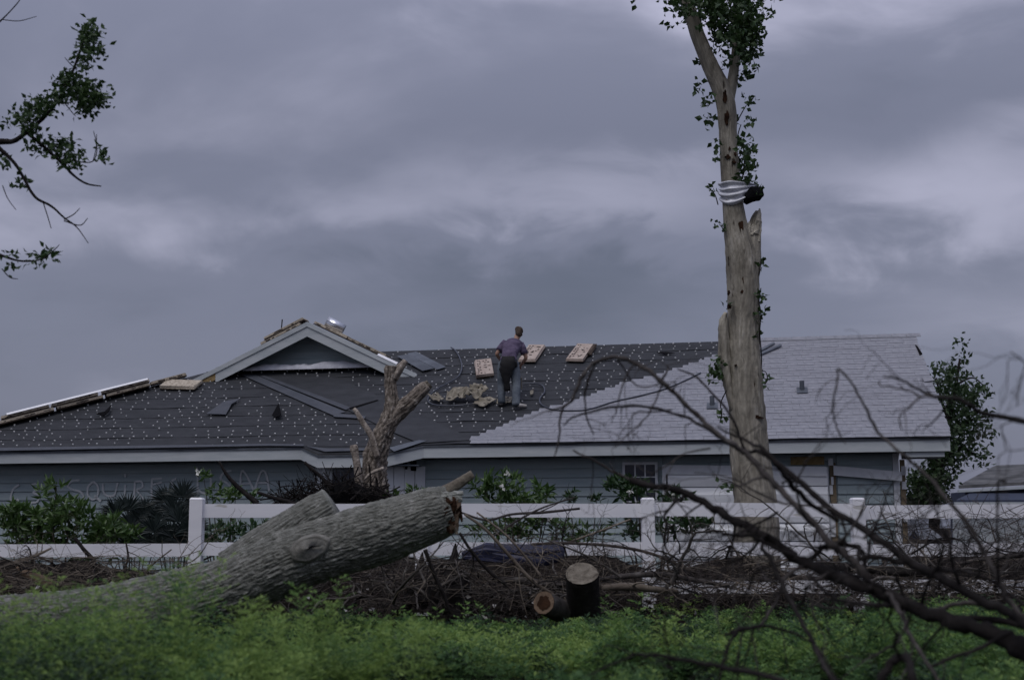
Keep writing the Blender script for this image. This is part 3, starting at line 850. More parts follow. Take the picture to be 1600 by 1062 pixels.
# bundles along the left hip and on the gable: oriented along a line seen in the photo
def bundle_line(x0, y0, x1, y1, depthfn, label, grp, layer=0, l=None, w=.33, h=.09, dark=True, off=(0, 0)):
    a, b = depthfn(x0, y0), depthfn(x1, y1)
    wa, wb = h2w(a), h2w(b)
    d = wb - wa; ln = np.linalg.norm(d); d /= ln
    side = np.cross([0, 0, 1.0], d); side /= np.linalg.norm(side); upv = np.cross(d, side)
    loc = (wa + wb) / 2 + upv * (layer * h + .01) + side * off[0]
    o = thing('shingle_bundle', label, 'shingle bundle', loc, grp)
    o.rotation_euler = Matrix((tuple(-side), tuple(d), tuple(upv))).transposed().to_euler()
    bundle_parts(o, ln * .97, w, h, dark)
    mb = MB()
    for i in range(6):                       # dark print on the side facing the yard
        y0_ = -ln / 2 + .05 + rng.random() * (ln - .25)
        mb.box((w / 2 - .02, y0_, .036 + .01 * rng.random()), (w / 2 + .002, y0_ + .03 + .12 * rng.random(), .052 + .02 * rng.random()))
    link('print', new_mesh('print', mb.v, mb.f, m_print), o, 'stuff')
    return o
def on_hip(x, y):
    # point on the hip line nearest to pixel column x
    best = None
    for t in np.linspace(0, 1, 400):
        p = np.array([hip_x(W_ * t), W_ * t, rz(W_ * t)])
        d = h2w(p) - EYE
        xx = 800 + F * (d @ RT) / (d @ fw)
        if best is None or abs(xx - x) < best[0]: best = (abs(xx - x), p)
    return best[1] + np.array([0, -.16, -.045])
HIPB = [(2, 92, 0, 'lowest paper-wrapped bundle on the left roof edge, at the picture side'),
        (-70, 2, 0, 'paper-wrapped bundle on the left roof edge, cut off by the picture side'),
        (94, 168, 0, 'second paper-wrapped bundle up the left roof edge, under the metal strip'),
        (170, 240, 0, 'third paper-wrapped bundle up the left roof edge, just below the topmost pair'),
        (10, 86, 1, 'bundle stacked on top of the lowest bundle on the left roof edge'),
        (88, 162, 1, 'upper bundle of the second stack along the left roof edge'),
        (166, 240, 1, 'upper bundle of the third stack along the left roof edge')]
for x0, x1, ly, lab in HIPB:
    bundle_line(x0, 0, x1, 0, lambda x, y: on_hip(x, y), lab, 'bundles along the left roof edge', ly)
bundle_line(240, 0, 296, 0, lambda x, y: on_hip(x, y) + np.array([0, .02, .02]), 'topmost bundle on the left roof edge, next to the gable foot', 'bundles along the left roof edge', 0)
b = roof_thing('shingle_bundle', 'opened bundle lying flat on the felt below the gable foot', 'shingle bundle', 284, 606, 'bundles along the left roof edge', spin=PI / 2 - .12)
bundle_parts(b, .92, .40, .10, dark=True)
# metal drip edge lying on the bundles
def rod(name, label, cat, px0, px1, fn0, fn1, w, h, m, group=None):
    a, b = h2w(fn0(*px0)), h2w(fn1(*px1))
    d = b - a; ln = np.linalg.norm(d); d /= ln
    side = np.cross([0, 0, 1.0], d); side /= np.linalg.norm(side); upv = np.cross(d, side)
    o = thing(name, label, cat, (a + b) / 2, group)
    o.rotation_euler = Matrix((tuple(-side), tuple(d), tuple(upv))).transposed().to_euler()
    mb = MB().box((-w / 2, -ln / 2, 0), (w / 2, ln / 2, .004)).hexa([(w / 2, -ln / 2, 0), (w / 2 + h, -ln / 2, -h), (w / 2 + h, ln / 2, -h), (w / 2, ln / 2, 0), (w / 2, -ln / 2, .004), (w / 2 + h, -ln / 2, -h + .004), (w / 2 + h, ln / 2, -h + .004), (w / 2, ln / 2, .004)])
    link('flange', new_mesh('flange', mb.v, mb.f, m), o)
    return o
rod('drip_edge_strip', 'long shiny metal strip lying on the bundles along the left roof edge', 'metal strip', (20, 0), (238, 0),
    lambda x, y: on_hip(x, y) + np.array([0, -.10, .215]), lambda x, y: on_hip(x, y) + np.array([0, -.10, .205]), .14, .04, m_brightmetal)

def on_gable(x, y):
    """on the gable roof surface at pixel column x, a little behind the rake"""
    q = planepx(x, 540, GY + .25)
    if q[0] < pk[0]: z = zf + (pk[2] - zf) * (q[0] - gl[0]) / (pk[0] - gl[0])
    else: z = zf + (pk[2] - zf) * (gr[0] - q[0]) / (gr[0] - pk[0])
    return np.array([q[0], GY + .25, z + .03])
GB = [(412, 476, 0, 'lower bundle of the stack on the left slope of the gable'), (420, 482, 1, 'upper bundle of the stack on the left slope of the gable'),
      (492, 545, 0, 'bundle on the gable roof right of the peak, under the metal coil'), (545, 606, 0, 'thin brown bundle lying low on the right slope of the gable')]
for x0, x1, ly, lab in GB:
    bundle_line(x0, 0, x1, 0, on_gable, lab, 'bundles on the gable roof', ly, w=.4, h=.085)
# rolled metal coil
a, b = on_gable(511, 0) + np.array([0, 0, .22]), on_gable(533, 0) + np.array([0, .1, .20])
wa, wb = h2w(a), h2w(b); d = (wb - wa); ln = np.linalg.norm(d); d /= ln
co = thing('metal_coil', 'rolled shiny metal coil lying on the gable roof peak', 'metal coil', (wa + wb) / 2)
s1 = np.cross(d, [0, 0, 1.0]); s1 /= np.linalg.norm(s1); s2 = np.cross(s1, d)
v = []; f = []
K = 90
for i in range(K):
    t = i / (K - 1); ang = t * 2 * PI * 2.6; r = .135 - .022 * t
    p = math.cos(ang) * r * s1 + math.sin(ang) * r * s2
    v += [wa + p - d * .02, wb + p + d * .02]
    if i: f.append((2 * i - 2, 2 * i, 2 * i + 1, 2 * i - 1))
o = part('rolled_sheet', (np.array(v), f), m_metal, co, smooth=True)
mod = o.modifiers.new('solid', 'SOLIDIFY'); mod.thickness = .003
for i, (px0, px1, w) in enumerate((((597, 0), (627, 0), .10),)):
    rod('drip_edge_strip', 'short bright metal strip on the lower right slope of the gable', 'metal strip', px0, px1,
        lambda x, y: on_gable(x, y) + np.array([0, -.2, .05]), lambda x, y: on_gable(x, y) + np.array([0, -.2, .05]), .13, .05, m_brightmetal)
# long board and stick poking over the gable's left slope
a = h2w(on_gable(392, 0) + np.array([0, .5, .04])); b = h2w(on_gable(418, 0) + np.array([0, .5, .1]))
o = part('loose_board', MB().hexa([a, b, b + [0, .1, 0], a + [0, .1, 0], a + [0, 0, .05], b + [0, 0, .08], b + [0, .1, .08], a + [0, .1, .05]]), m_greymetal, None)
tag(o, 'dark loose flap sticking up at the left slope of the gable', 'board')
a = P(432, 503, 27.2); b = P(441, 493 + 7, 27.2)
o = part('loose_stick', MB().tube([h2w(on_gable(430, 0) + np.array([0, .3, .0])), P(441, 499, h2w(on_gable(430, 0))[1] + .4)], .015, 5), m_darkbark, None)
tag(o, 'thin grey stick poking up from the bundles on the gable', 'stick')
# flat metal pieces on the roof
def flat_piece(name, label, cat, px, m, lift=.05, thick=.008, group=None, curl=0.0):
    pts = [roofpx(x, y, lift) for x, y in px]
    c = np.mean(pts, axis=0)
    o = thing(name, label, cat, h2w(c), group)
    top = []
    for i, q in enumerate(pts):
        top.append(h2w(np.array([q[0], q[1], q[2]]) + nn * (curl * (i % 2))))
    nw = HNRM
    part('sheet', MB().prism([t - nw * thick for t in top], nw * thick), m, o)
    return o
flat_piece('valley_flashing', 'long grey metal sheet lying on the roof right of the gable, upper one', 'metal sheet', [(636, 552), (650, 549), (697, 573), (683, 577)], m_greymetal, .05, .012, 'loose metal sheets')
flat_piece('valley_flashing', 'grey metal sheet lying on the roof right of the gable, lower one', 'metal sheet', [(620, 556), (638, 553), (678, 575), (660, 579)], m_greymetal, .07, .012, 'loose metal sheets')
flat_piece('felt_scrap', 'torn triangular felt scrap lying on the left roof slope', 'felt scrap', [(322, 646), (350, 628), (376, 622), (362, 632), (353, 647)], m_feltlight, .06, .01, curl=.02)
flat_piece('felt_scrap', 'dark curled felt scrap below the bundles on the left roof edge', 'felt scrap', [(150, 645), (164, 645), (174, 632), (171, 644), (162, 649)], m_dark, .08, .02, curl=.04)
flat_piece('felt_scrap', 'small dark felt scrap near the ridge between roofer and tall tree', 'felt scrap', [(1026, 550), (1040, 549.6), (1054, 551), (1040, 553)], m_dark, .055, .01)
flat_piece('felt_scrap', 'small dark scrap on the left roof slope below the gable', 'felt scrap', [(425, 648), (436, 632), (439, 645), (440, 651), (430, 652)], m_dark, .07, .01, curl=.05)
flat_piece('metal_strip', 'narrow metal strip on the shingles right of the tall tree, upper one', 'metal strip', [(1185, 546), (1209, 534), (1211, 536), (1186, 549)], m_greymetal, .08, .01, 'strips near the ridge')
flat_piece('metal_strip', 'narrow metal strip on the shingles right of the tall tree, lower one', 'metal strip', [(1186, 551), (1219, 537), (1222, 539), (1187, 554)], m_greymetal, .09, .012, 'strips near the ridge')
# torn paper heap by the roofer
def crumple(name, label, cat, px, py, w, l, m, seed, spin=0.0, amp=.1, group=None):
    o = roof_thing(name, label, cat, px, py, group, lift=.05, spin=spin)
    n = 13; g = np.linspace(-.5, .5, n)
    v = []
    for j in range(n):
        for i in range(n):
            q = np.array([[g[i] * 3 + seed, g[j] * 3 + seed * 2, seed]])
            q2 = q * 2.7 + 5
            edge = 1 + .25 * (vnoise(q2)[0] - .5)
            v.append((g[i] * w * edge, g[j] * l * (1 + .3 * (vnoise(q2 + 3)[0] - .5)), amp * vnoise(q)[0] + amp * .6 * vnoise(q2)[0]))
    f = [(j * n + i, j * n + i + 1, (j + 1) * n + i + 1, (j + 1) * n + i) for j in range(n - 1) for i in range(n - 1)]
    ob = link('sheet', new_mesh('sheet', v, f, m), o)
    md = ob.modifiers.new('solid', 'SOLIDIFY'); md.thickness = .012
    return o
crumple('paper_scrap', 'crumpled tan wrapper scrap leftmost in the heap beside the roofer', 'paper scrap', 714, 625, .42, .48, m_kraft, 3.1, .2, .16, 'torn wrappers')
crumple('paper_scrap', 'large crumpled tan wrapper scrap in the middle of the heap beside the roofer', 'paper scrap', 745, 624, .36, .55, m_kraft, 7.7, -.3, .2, 'torn wrappers')
crumple('paper_scrap', 'flat grey-tan wrapper scrap at the roofer\'s left foot', 'paper scrap', 758, 633, .34, .42, m_kraft, 12.3, -.5, .06, 'torn wrappers')
crumple('paper_scrap', 'tan wrapper scrap lying behind the roofer\'s legs', 'paper scrap', 790, 630, .34, .34, m_kraft, 17.3, .1, .05, 'torn wrappers')
crumple('paper_scrap', 'small pale wrapper scrap at the far left end of the heap', 'paper scrap', 682, 627, .22, .4, m_kraft, 21.3, .6, .08, 'torn wrappers')
# hoses
def hose(label, pl, r=.017):
    pts = np.array([h2w(roofpx(x, y) + nn * (.055 + (q[0] if q else 0))) for x, y, *q in pl])
    s = spline(pts, 8)
    o = thing('air_hose', label, 'hose', s[0])
    part('hose', tube(s, r, 6), m_hose, o, smooth=True)
    return o
hose('dark air hose looping over the ridge down to the roofer\'s left', [(705, 546), (712, 551), (719, 563), (722, 578), (716, 592), (700, 602), (682, 612), (670, 624), (672, 633), (688, 637), (715, 637), (740, 634), (757, 628)])
hose('dark air hose curling on the roof right of the roofer', [(817, 604), (835, 603), (848, 606), (851, 616), (844, 626), (845, 634), (854, 640), (868, 644), (892, 645), (920, 643), (960, 631), (1000, 622), (1040, 611), (1075, 596), (1095, 586)])
o = roof_thing('nail_gun', 'small pale pneumatic nail gun standing by the roofer\'s right leg', 'nail gun', 814, 612, lift=.05)
mb = MB().tube([(0, 0, .02), (0, .05, .26)], [.035, .045], 8)
link('barrel', new_mesh('barrel', mb.v, mb.f, m_kraft), o)
mb = MB().box((-.02, -.16, .15), (.02, .03, .19)).box((-.015, -.16, .02), (.015, -.12, .16))
link('handle', new_mesh('handle', mb.v, mb.f, m_black), o)
flat_piece('vent_boot', 'small pale scrap lying on the felt right of the roofer', 'scrap', [(828, 611), (834, 606), (833, 614), (829, 616)], m_kraft, .09, .03)


# ------------------------------------------------------------------ roofer
def skin_mesh(name, joints, edges, m, sub=2, root=0):
    """continuous body surface grown from a joint graph; joints = [(x, y, z, rx, ry)]"""
    me = bpy.data.meshes.new(name)
    me.from_pydata([j[:3] for j in joints], edges, [])
    o = bpy.data.objects.new(name, me); COL.objects.link(o)
    sk = o.modifiers.new('skin', 'SKIN'); sk.use_smooth_shade = True; sk.branch_smoothing = .5
    lay = me.skin_vertices[0].data if len(me.skin_vertices) else None
    if lay is None:
        bm = bmesh.new(); bm.from_mesh(me); bm.verts.layers.skin.verify(); bm.to_mesh(me); bm.free()
        lay = me.skin_vertices[0].data
    for i, j in enumerate(joints):
        lay[i].radius = (j[3], j[4] if len(j) > 4 else j[3]); lay[i].use_root = (i == root)
    ss = o.modifiers.new('sub', 'SUBSURF'); ss.levels = sub; ss.render_levels = sub
    bpy.context.view_layer.update()
    dg = bpy.context.evaluated_depsgraph_get()
    res = bpy.data.meshes.new_from_object(o.evaluated_get(dg))
    bpy.data.objects.remove(o)
    res.materials.clear(); res.materials.append(m)
    res.polygons.foreach_set('use_smooth', np.ones(len(res.polygons), dtype=bool))
    return res
fl = h2w(roofpx(784, 636) + nn * .04); fr_ = h2w(roofpx(809, 640) + nn * .04)
pc = (fl + fr_) / 2
person = thing('person', 'person in purple t-shirt and blue jeans bending over on the roof', 'person', pc)
LF, RF = fl - pc, fr_ - pc
hipc = np.array([-.02, .04, .95]); LH = hipc + [-.115, 0, 0]; RH = hipc + [.115, .02, 0]
LK = np.array([-.17, .06, .50]) + [0, LF[1] * .4, LF[2] * .4]; RK = np.array([.14, .07, .49]) + [0, RF[1] * .4, RF[2] * .4]
LA = LF + [0, -.02, .09]; RA = RF + [-.03, -.02, .09]
waist = np.array([-.01, .10, 1.08]); chest = np.array([.0, .27, 1.28]); upper = np.array([.02, .36, 1.40])
neck = np.array([.08, .44, 1.45]); head = np.array([.14, .48, 1.615])
waist = waist + [.01, 0, 0]; chest = chest + [.035, .01, -.01]; upper = upper + [.06, .02, -.015]; neck = neck + [.05, .02, -.01]; head = head + [.055, .02, -.01]
LS = np.array([-.115, .37, 1.36]); RS = np.array([.255, .39, 1.32])
LE = np.array([-.28, .32, 1.15]); RE = np.array([.36, .38, 1.08]); LWr = np.array([-.16, .50, 1.02]); RWr = np.array([.25, .55, .95])
J = lambda p, r, r2=None: (*p, r, r2 if r2 else r)
body = [J(hipc, .12, .11), J(waist, .115, .10), J(chest, .12, .11), J(upper, .10, .09), J(neck, .058), J(head - [.01, .015, .03], .088), J(head + [.01, .0, .05], .096),
        J(LH, .085), J(LK, .06), J(LA, .045), J(LF + [-.02, .09, .03], .04), J(RH, .085), J(RK, .06), J(RA, .045), J(RF + [.11, .05, .03], .04),
        J(LS, .058), J(LE, .045), J(LWr, .032), J(LWr + [.03, .07, -.03], .033, .02), J(RS, .058), J(RE, .045), J(RWr, .032), J(RWr + [-.03, .07, -.03], .033, .02),
        J(head + [.085, .045, .0], .018)]
edges = [(0, 1), (1, 2), (2, 3), (3, 4), (4, 5), (5, 6), (0, 7), (7, 8), (8, 9), (9, 10), (0, 11), (11, 12), (12, 13), (13, 14),
         (3, 15), (15, 16), (16, 17), (17, 18), (3, 19), (19, 20), (20, 21), (21, 22), (5, 23)]
for hand, sgn in ((17, 1), (21, -1)):           # five fingers curled over the tool
    b0 = np.array(body[hand + 1][:3])
    for k in range(5):
        off = np.array([sgn * (.028 - .014 * k), .018 if k else -.01, -.004 * k])
        i = len(body)
        body += [J(b0 + off + [0, .03, -.01], .0095), J(b0 + off + [0, .055 - .004 * abs(k - 2), -.035], .0085)]
        edges += [(hand + 1, i), (i, i + 1)]
link('body', skin_mesh('body', body, edges, m_skin), person)
def loft(rings, n=28, wr=.0, seed=0.0):
    """cloth tube: rings = (centre, half width, half depth, forward tilt)"""
    r = []
    C_ = spline(np.array([[*q[0], q[1], q[2], q[3]] for q in rings]), 5)
    V = []
    for i, q in enumerate(C_):
        ax = np.array([1, 0, 0.0]); ay = np.array([0, math.cos(q[5]), -math.sin(q[5])])
        for k in range(n):
            a = 2 * PI * k / n; c, s_ = math.cos(a), math.sin(a)
            w = 1 + wr * (vnoise(np.array([[c * 2 + seed, s_ * 2, i * .55]]))[0] - .5) * 2
            V.append(q[:3] + ax * q[3] * w * np.sign(c) * abs(c) ** .85 + ay * q[4] * w * np.sign(s_) * abs(s_) ** .85)
    m_ = len(C_)
    f = [(i * n + k, i * n + (k + 1) % n, (i + 1) * n + (k + 1) % n, (i + 1) * n + k) for i in range(m_ - 1) for k in range(n)]
    f += [tuple(range(n))[::-1], tuple((m_ - 1) * n + k for k in range(n))]
    return np.array(V), f
mb = MB().add(*loft([(hipc + [0, .0, .02], .18, .145, .1), (waist + [0, -.01, .0], .165, .135, .4), (chest, .195, .145, .7), (upper + [0, -.02, -.03], .205, .12, .8), (upper + [.01, .03, .045], .14, .09, .8), (neck - [.01, .01, .0], .068, .065, .6)], 36, .13))
for S_, E2 in ((LS, LE), (RS, RE)):
    d = E2 - S_
    mb.add(*trunk_mesh(np.array([S_ - d * .25 + [0, 0, .01], S_ + d * .1, S_ + d * .4, S_ + d * .66]), np.array([.075, .088, .084, .080]), 18, .06, 3, 8, .06))
link('t_shirt', new_mesh('t_shirt', mb.v, mb.f, m_shirt, True), person)
mb = MB().add(*loft([(hipc + [0, .03, .09], .168, .13, .2), (hipc + [0, 0, .0], .182, .15, .05), (hipc + [0, .0, -.12], .175, .135, .0)], 28, .03))
for H2, K2, A2, sg2 in ((LH, LK, LA, -1), (RH, RK, RA, 1)):
    p = np.array([H2 + [sg2 * -.01, 0, -.02], H2 * .6 + K2 * .4, K2 + [0, .0, 0], K2 * .5 + A2 * .5 + [0, -.015, 0], A2 + [0, -.005, -.045]])
    p = spline(p, 5); mb.add(*trunk_mesh(p, np.interp(np.linspace(0, 1, len(p)), [0, .3, .5, .75, 1], [.112, .108, .092, .088, .080]), 22, .07, 3, 9, .07, seed=sg2 * 3.0))
link('jeans', new_mesh('jeans', mb.v, mb.f, m_jeans, True), person)
for a, d in ((LF, np.array([-.05, .14, .0])), (RF, np.array([.20, .02, 0]))):
    sh = [J(a + [0, -.04, .055], .055, .055), J(a + d * .45 + [0, 0, .05], .052, .046), J(a + d + [0, 0, .04], .042, .034)]
    link('shoe', skin_mesh('shoe', sh, [(0, 1), (1, 2)], m_shoe), person)
hair = [J(head + [-.03, -.08, -.085], .07), J(head + [-.035, -.06, .01], .13), J(head + [.0, -.015, .08], .135), J(head + [.08, .04, .09], .075), J(head + [.06, -.06, -.01], .06)]
link('hair', skin_mesh('hair', hair, [(0, 1), (1, 2), (2, 3), (1, 4)], m_hair), person)
# leather tool pouch hanging behind; its black tail imitates shadow between the legs
pv, pf = loft([(hipc + [.0, -.11, .10], .13, .05, 0), (hipc + [-.01, -.135, .0], .15, .06, 0), (hipc + [-.03, -.14, -.14], .15, .06, 0), (hipc + [-.05, -.125, -.27], .12, .055, 0), (hipc + [-.04, -.10, -.42], .075, .05, 0), (hipc + [-.02, -.06, -.62], .06, .05, 0)], 20, .15, 5.0)
link('tool_pouch', new_mesh('tool_pouch', pv, pf, m_black, True), person)
pouch = [J(hipc + [.13, -.09, .02], .06, .05), J(hipc + [.15, -.08, -.14], .055, .05)]
link('tool_pouch', skin_mesh('tool_pouch', pouch, [(0, 1)], m_black), person)

# ------------------------------------------------------------------ fence
FY = 14.3
fence = thing('fence', 'white vinyl ranch fence crossing the yard in front of the house', 'fence', (0, FY, 0))
def fdepth(x): return FY + (x - 800) / 140 * .05
def fz(y, x): return P(x, y, fdepth(x))[2]
posts = [-46, 308, 660, 1012, 1340, 1668]
for px in posts:
    Y = fdepth(px); c = P(px, 800, Y); zt_ = P(px, 780, Y)[2]; h = .070
    po = part('post', MB().box((c[0] - h, Y - h, -.1), (c[0] + h, Y + h, zt_)), m_vinyl, fence)
    part('post_cap', MB().hexa([(c[0] - h - .002, Y - h - .002, zt_), (c[0] + h + .002, Y - h - .002, zt_), (c[0] + h + .002, Y + h + .002, zt_), (c[0] - h - .002, Y + h + .002, zt_),
        (c[0] - h * .8, Y - h * .8, zt_ + .02), (c[0] + h * .8, Y - h * .8, zt_ + .02), (c[0] + h * .8, Y + h * .8, zt_ + .02), (c[0] - h * .8, Y + h * .8, zt_ + .02)]), m_vinyl, po)
rails = [(0, (850, 872), (852, 873))]
for i in range(len(posts) - 1):
    x0, x1 = posts[i], posts[i + 1]
    a, b = P(x0, 800, fdepth(x0)), P(x1, 800, fdepth(x1))
    for (yt, yb) in ((786.5, 808), (846.5, 867), (906, 926)):
        if i == 0 and yt < 840: continue
        if i < 3 and yt > 900: continue
        dy = 3.5 if i == 0 else 0
        if i == 0 and yt > 900: dy = 8
        z0t, z0b = P(x0, yt + dy, a[1])[2], P(x0, yb + dy, a[1])[2]
        z1t, z1b = P(x1, yt + dy * .6, b[1])[2], P(x1, yb + dy * .6, b[1])[2]
        s = rng.normal(0, .009)
        part('rail', MB().hexa([(a[0] + .07, a[1] - .022, z0b + s), (b[0] - .07, b[1] - .022, z1b), (b[0] - .07, b[1] + .022, z1b), (a[0] + .07, a[1] + .022, z0b + s),
             (a[0] + .07, a[1] - .022, z0t + s), (b[0] - .07, b[1] - .022, z1t), (b[0] - .07, b[1] + .022, z1t), (a[0] + .07, a[1] + .022, z0t + s)]), m_vinyl, fence)

# ------------------------------------------------------------------ leaves
def leaf_field(pos, direc, length, width, normal=None, bend=.25, seg=2, mats=None, midx=None, name='leaves'):
    """pos,direc (n,3): folded pointed leaves of two quads-worth of triangles"""
    n = len(pos)
    direc = direc / (np.linalg.norm(direc, axis=1)[:, None] + 1e-9)
    nr = rng.normal(size=(n, 3)) if normal is None else normal
    side = np.cross(direc, nr); side /= np.linalg.norm(side, axis=1)[:, None] + 1e-9
    up = np.cross(side, direc)
    length = np.broadcast_to(length, (n,))[:, None]; width = np.broadcast_to(width, (n,))[:, None]
    p0 = pos
    p1 = pos + direc * length * .45 + side * width * .5 + up * width * .12
    p2 = pos + direc * length - up * length * bend
    p3 = pos + direc * length * .45 - side * width * .5 + up * width * .12
    pm = pos + direc * length * .5 - up * length * bend * .15
    V = np.stack([p0, p1, p2, p3, pm], 1).reshape(-1, 3)
    b = np.arange(n)[:, None] * 5
    Q = np.concatenate([b + np.array([[0, 1, 4]]), b + np.array([[1, 2, 4]]), b + np.array([[4, 2, 3]]), b + np.array([[0, 4, 3]])], 1).reshape(-1, 3)
    mi = None if midx is None else np.repeat(midx, 4)
    return V, Q, mi
def unit(n):
    d = rng.normal(size=(n, 3)); return d / np.linalg.norm(d, axis=1)[:, None]
def whorl_leaves(tips, dirs, per, length, width, spread=.9, jit=.012):
    """leaves in rosettes at twig tips"""
    k = len(tips)
    pos = np.repeat(tips, per, axis=0) + rng.normal(0, jit, (k * per, 3))
    d = np.repeat(dirs, per, axis=0) * .55 + unit(k * per) * spread
    ln = length * (.6 + .6 * rng.random(k * per))
    return pos, d, ln, width * (ln / length)

# ------------------------------------------------------------------ tall storm-broken tree
TY = 16.0
tt = thing('broken_tree', 'tall pale broken tree trunk with vines standing behind the fence', 'tree', (*P(1183, 940, TY)[:2], 0))
def trunk_part(name, pl, Y, m, parent, n=36, step=.05, **kw):
    pts, rad = pxline(pl, Y, 8); pts, rad = resample(pts, rad, step)
    v, f = trunk_mesh(pts, rad, n, **kw)
    return part(name, (v, f), m, parent, smooth=True)
trunk_part('trunk', [(1186, 955, 44), (1184, 920, 38), (1182, 880, 35.5), (1181, 790, 33), (1171, 700, 30), (1166, 620, 27.5), (1163, 560, 26), (1162, 500, 25), (1161, 430, 24.5), (1157, 390, 23.5), (1151, 360, 20), (1147, 335, 17), (1144, 310, 16), (1140, 260, 15), (1137, 200, 15), (1133, 160, 15.5), (1124, 132, 14.5), (1112, 108, 13), (1100, 80, 12), (1088, 50, 11), (1076, 10, 10), (1062, -60, 9), (1040, -140, 6)], TY, m_palebark, tt, n=90, step=.03, furrow=.055, kf=9, along=4.0, lump=.10)
trunk_part('limb', [(1133, 190, 8), (1140, 150, 9.5), (1146, 118, 8.5), (1150, 80, 7), (1153, 30, 6.5), (1160, -60, 6), (1175, -150, 4)], TY + .04, m_palebark, tt, n=24, furrow=.05, kf=5, along=3, seed=12.0)
# broken outer half of the stem, splintered at the top
trunk_part('broken_half', [(1166, 470, 18), (1171, 420, 17), (1175, 385, 14), (1178, 360, 11.5), (1181, 342, 9), (1184, 330, 4)], TY + .02, m_palebark, tt, n=40, step=.02, furrow=.10, kf=5, along=4, lump=.16, seed=6.0)
for (x0, y0, x1, y1, r0) in ((1180, 366, 1187, 326, 7), (1168, 372, 1171, 346, 6), (1162, 370, 1164, 344, 5), (1184, 378, 1189, 333, 4.5), (1173, 368, 1177, 350, 5)):
    pts, rad = pxline([(x0, y0, r0), ((x0 + x1) / 2, (y0 + y1) / 2, r0 * .85), (x1, y1, r0 * .2)], TY - .05, 3)
    part('splinter', tube(pts, rad, 7, True, .18), m_palebark, tt)
trunk_part('broken_spur', [(1146, 640, 6), (1139, 600, 9), (1133, 560, 10), (1131, 525, 9), (1130, 503, 7), (1134, 488, 2.5)], TY - .06, m_palebark, tt, n=22, furrow=.22, lump=.25, kf=4, along=7)
# dark scars
for (x, y, w, h) in ((1179, 651, 16, 3), (1174, 818, 30, 4), (1162, 437, 3.5, 8), (1140, 478, 3, 5), (1157, 352, 5, 12), (1178, 600, 2, 4), (1150, 570, 2, 2), (1137, 245, 5, 4), (1140, 232, 3, 3), (1149, 240, 3, 4), (1147, 253, 4, 2), (1133, 150, 5, 10), (1136, 185, 4, 14), (1160, 455, 4, 3), (1139, 457, 3, 4)):
    rr = 24 if y > 385 else (18 if y > 340 else 15)
    c = P(x, y, TY - (rr + 1.5) / pxm(TY)); q = []
    ww, hh = w / pxm(TY), h / pxm(TY)
    for k in range(13):
        a = k * 2 * PI / 13
        q.append(c + np.array([math.cos(a) * ww * (.35 + .8 * rng.random()), 0, math.sin(a) * hh * (.4 + .9 * rng.random())]))
    part('bark_scar', MB().prism(q, (0, .06, 0)), m_heart, tt)
# vine and top foliage
vt = []; vd = []
def leafspots(x, y, sx, sy, n, Y, dep=.35):
    for _ in range(n):
        vt.append(P(x + rng.normal(0, sx), y + rng.normal(0, sy), Y + rng.normal(0, dep))); vd.append([rng.normal(0, .6), rng.normal(0, .6), rng.normal(-.1, .5)])
for (x, y, sx, sy, n) in ((1165, 20, 12, 24, 90), (1120, 5, 22, 18, 105), (1062, 12, 11, 12, 30), (1130, 25, 20, 12, 50), (1178, 40, 8, 16, 24), (1140, 55, 14, 14, 44), (1170, 60, 9, 18, 44), (1150, 92, 14, 10, 10), (1165, 98, 6, 10, 8), (1090, -20, 40, 20, 60), (1160, -25, 30, 22, 60),
                          (1163, 122, 5, 6, 5), (1088, 97, 3, 3, 2), (1096, 137, 4, 2, 3), (1105, 160, 4, 4, 4), (1110, 185, 4, 3, 3), (1166, 163, 5, 5, 4), (1156, 190, 8, 4, 5), (1120, 224, 3, 3, 2), (1166, 238, 6, 9, 16), (1168, 258, 7, 6, 11), (1161, 275, 4, 8, 7), (1173, 283, 3, 6, 3), (1121, 242, 2, 4, 2)):
    leafspots(x, y, sx, sy, n, TY, .22 if n < 12 else .4)
V, Q, mi = leaf_field(*(lambda a: (a[0], a[1], a[2], a[3]))(whorl_leaves(np.array(vt), np.array(vd), 5, .092, .07, .8, .04)), bend=.2)
part('crown', (V, Q), m_vine, tt)
vt = []; vd = []
for (x, y, sx, sy, n) in ((1115, 301, 5, 3, 4), (1183, 293, 3, 4, 3), (1126, 353, 4, 2, 3), (1190, 410, 4, 5, 4), (1191, 462, 5, 3, 4), (1192, 486, 4, 3, 3), (1190, 500, 5, 3, 4), (1190, 519, 4, 3, 3), (1131, 474, 3, 1, 2), (1120, 580, 8, 10, 12), (1112, 590, 5, 6, 6), (1199, 594, 4, 3, 3), (1128, 648, 3, 6, 3), (1140, 760, 4, 4, 3), (1122, 570, 5, 5, 4)):
    leafspots(x, y, sx, sy, n, TY - .1, .12)
V, Q, mi = leaf_field(*whorl_leaves(np.array(vt), np.array(vd), 4, .08, .06, .8, .03), bend=.2)
part('vine_leaves', (V, Q), m_vine, tt)
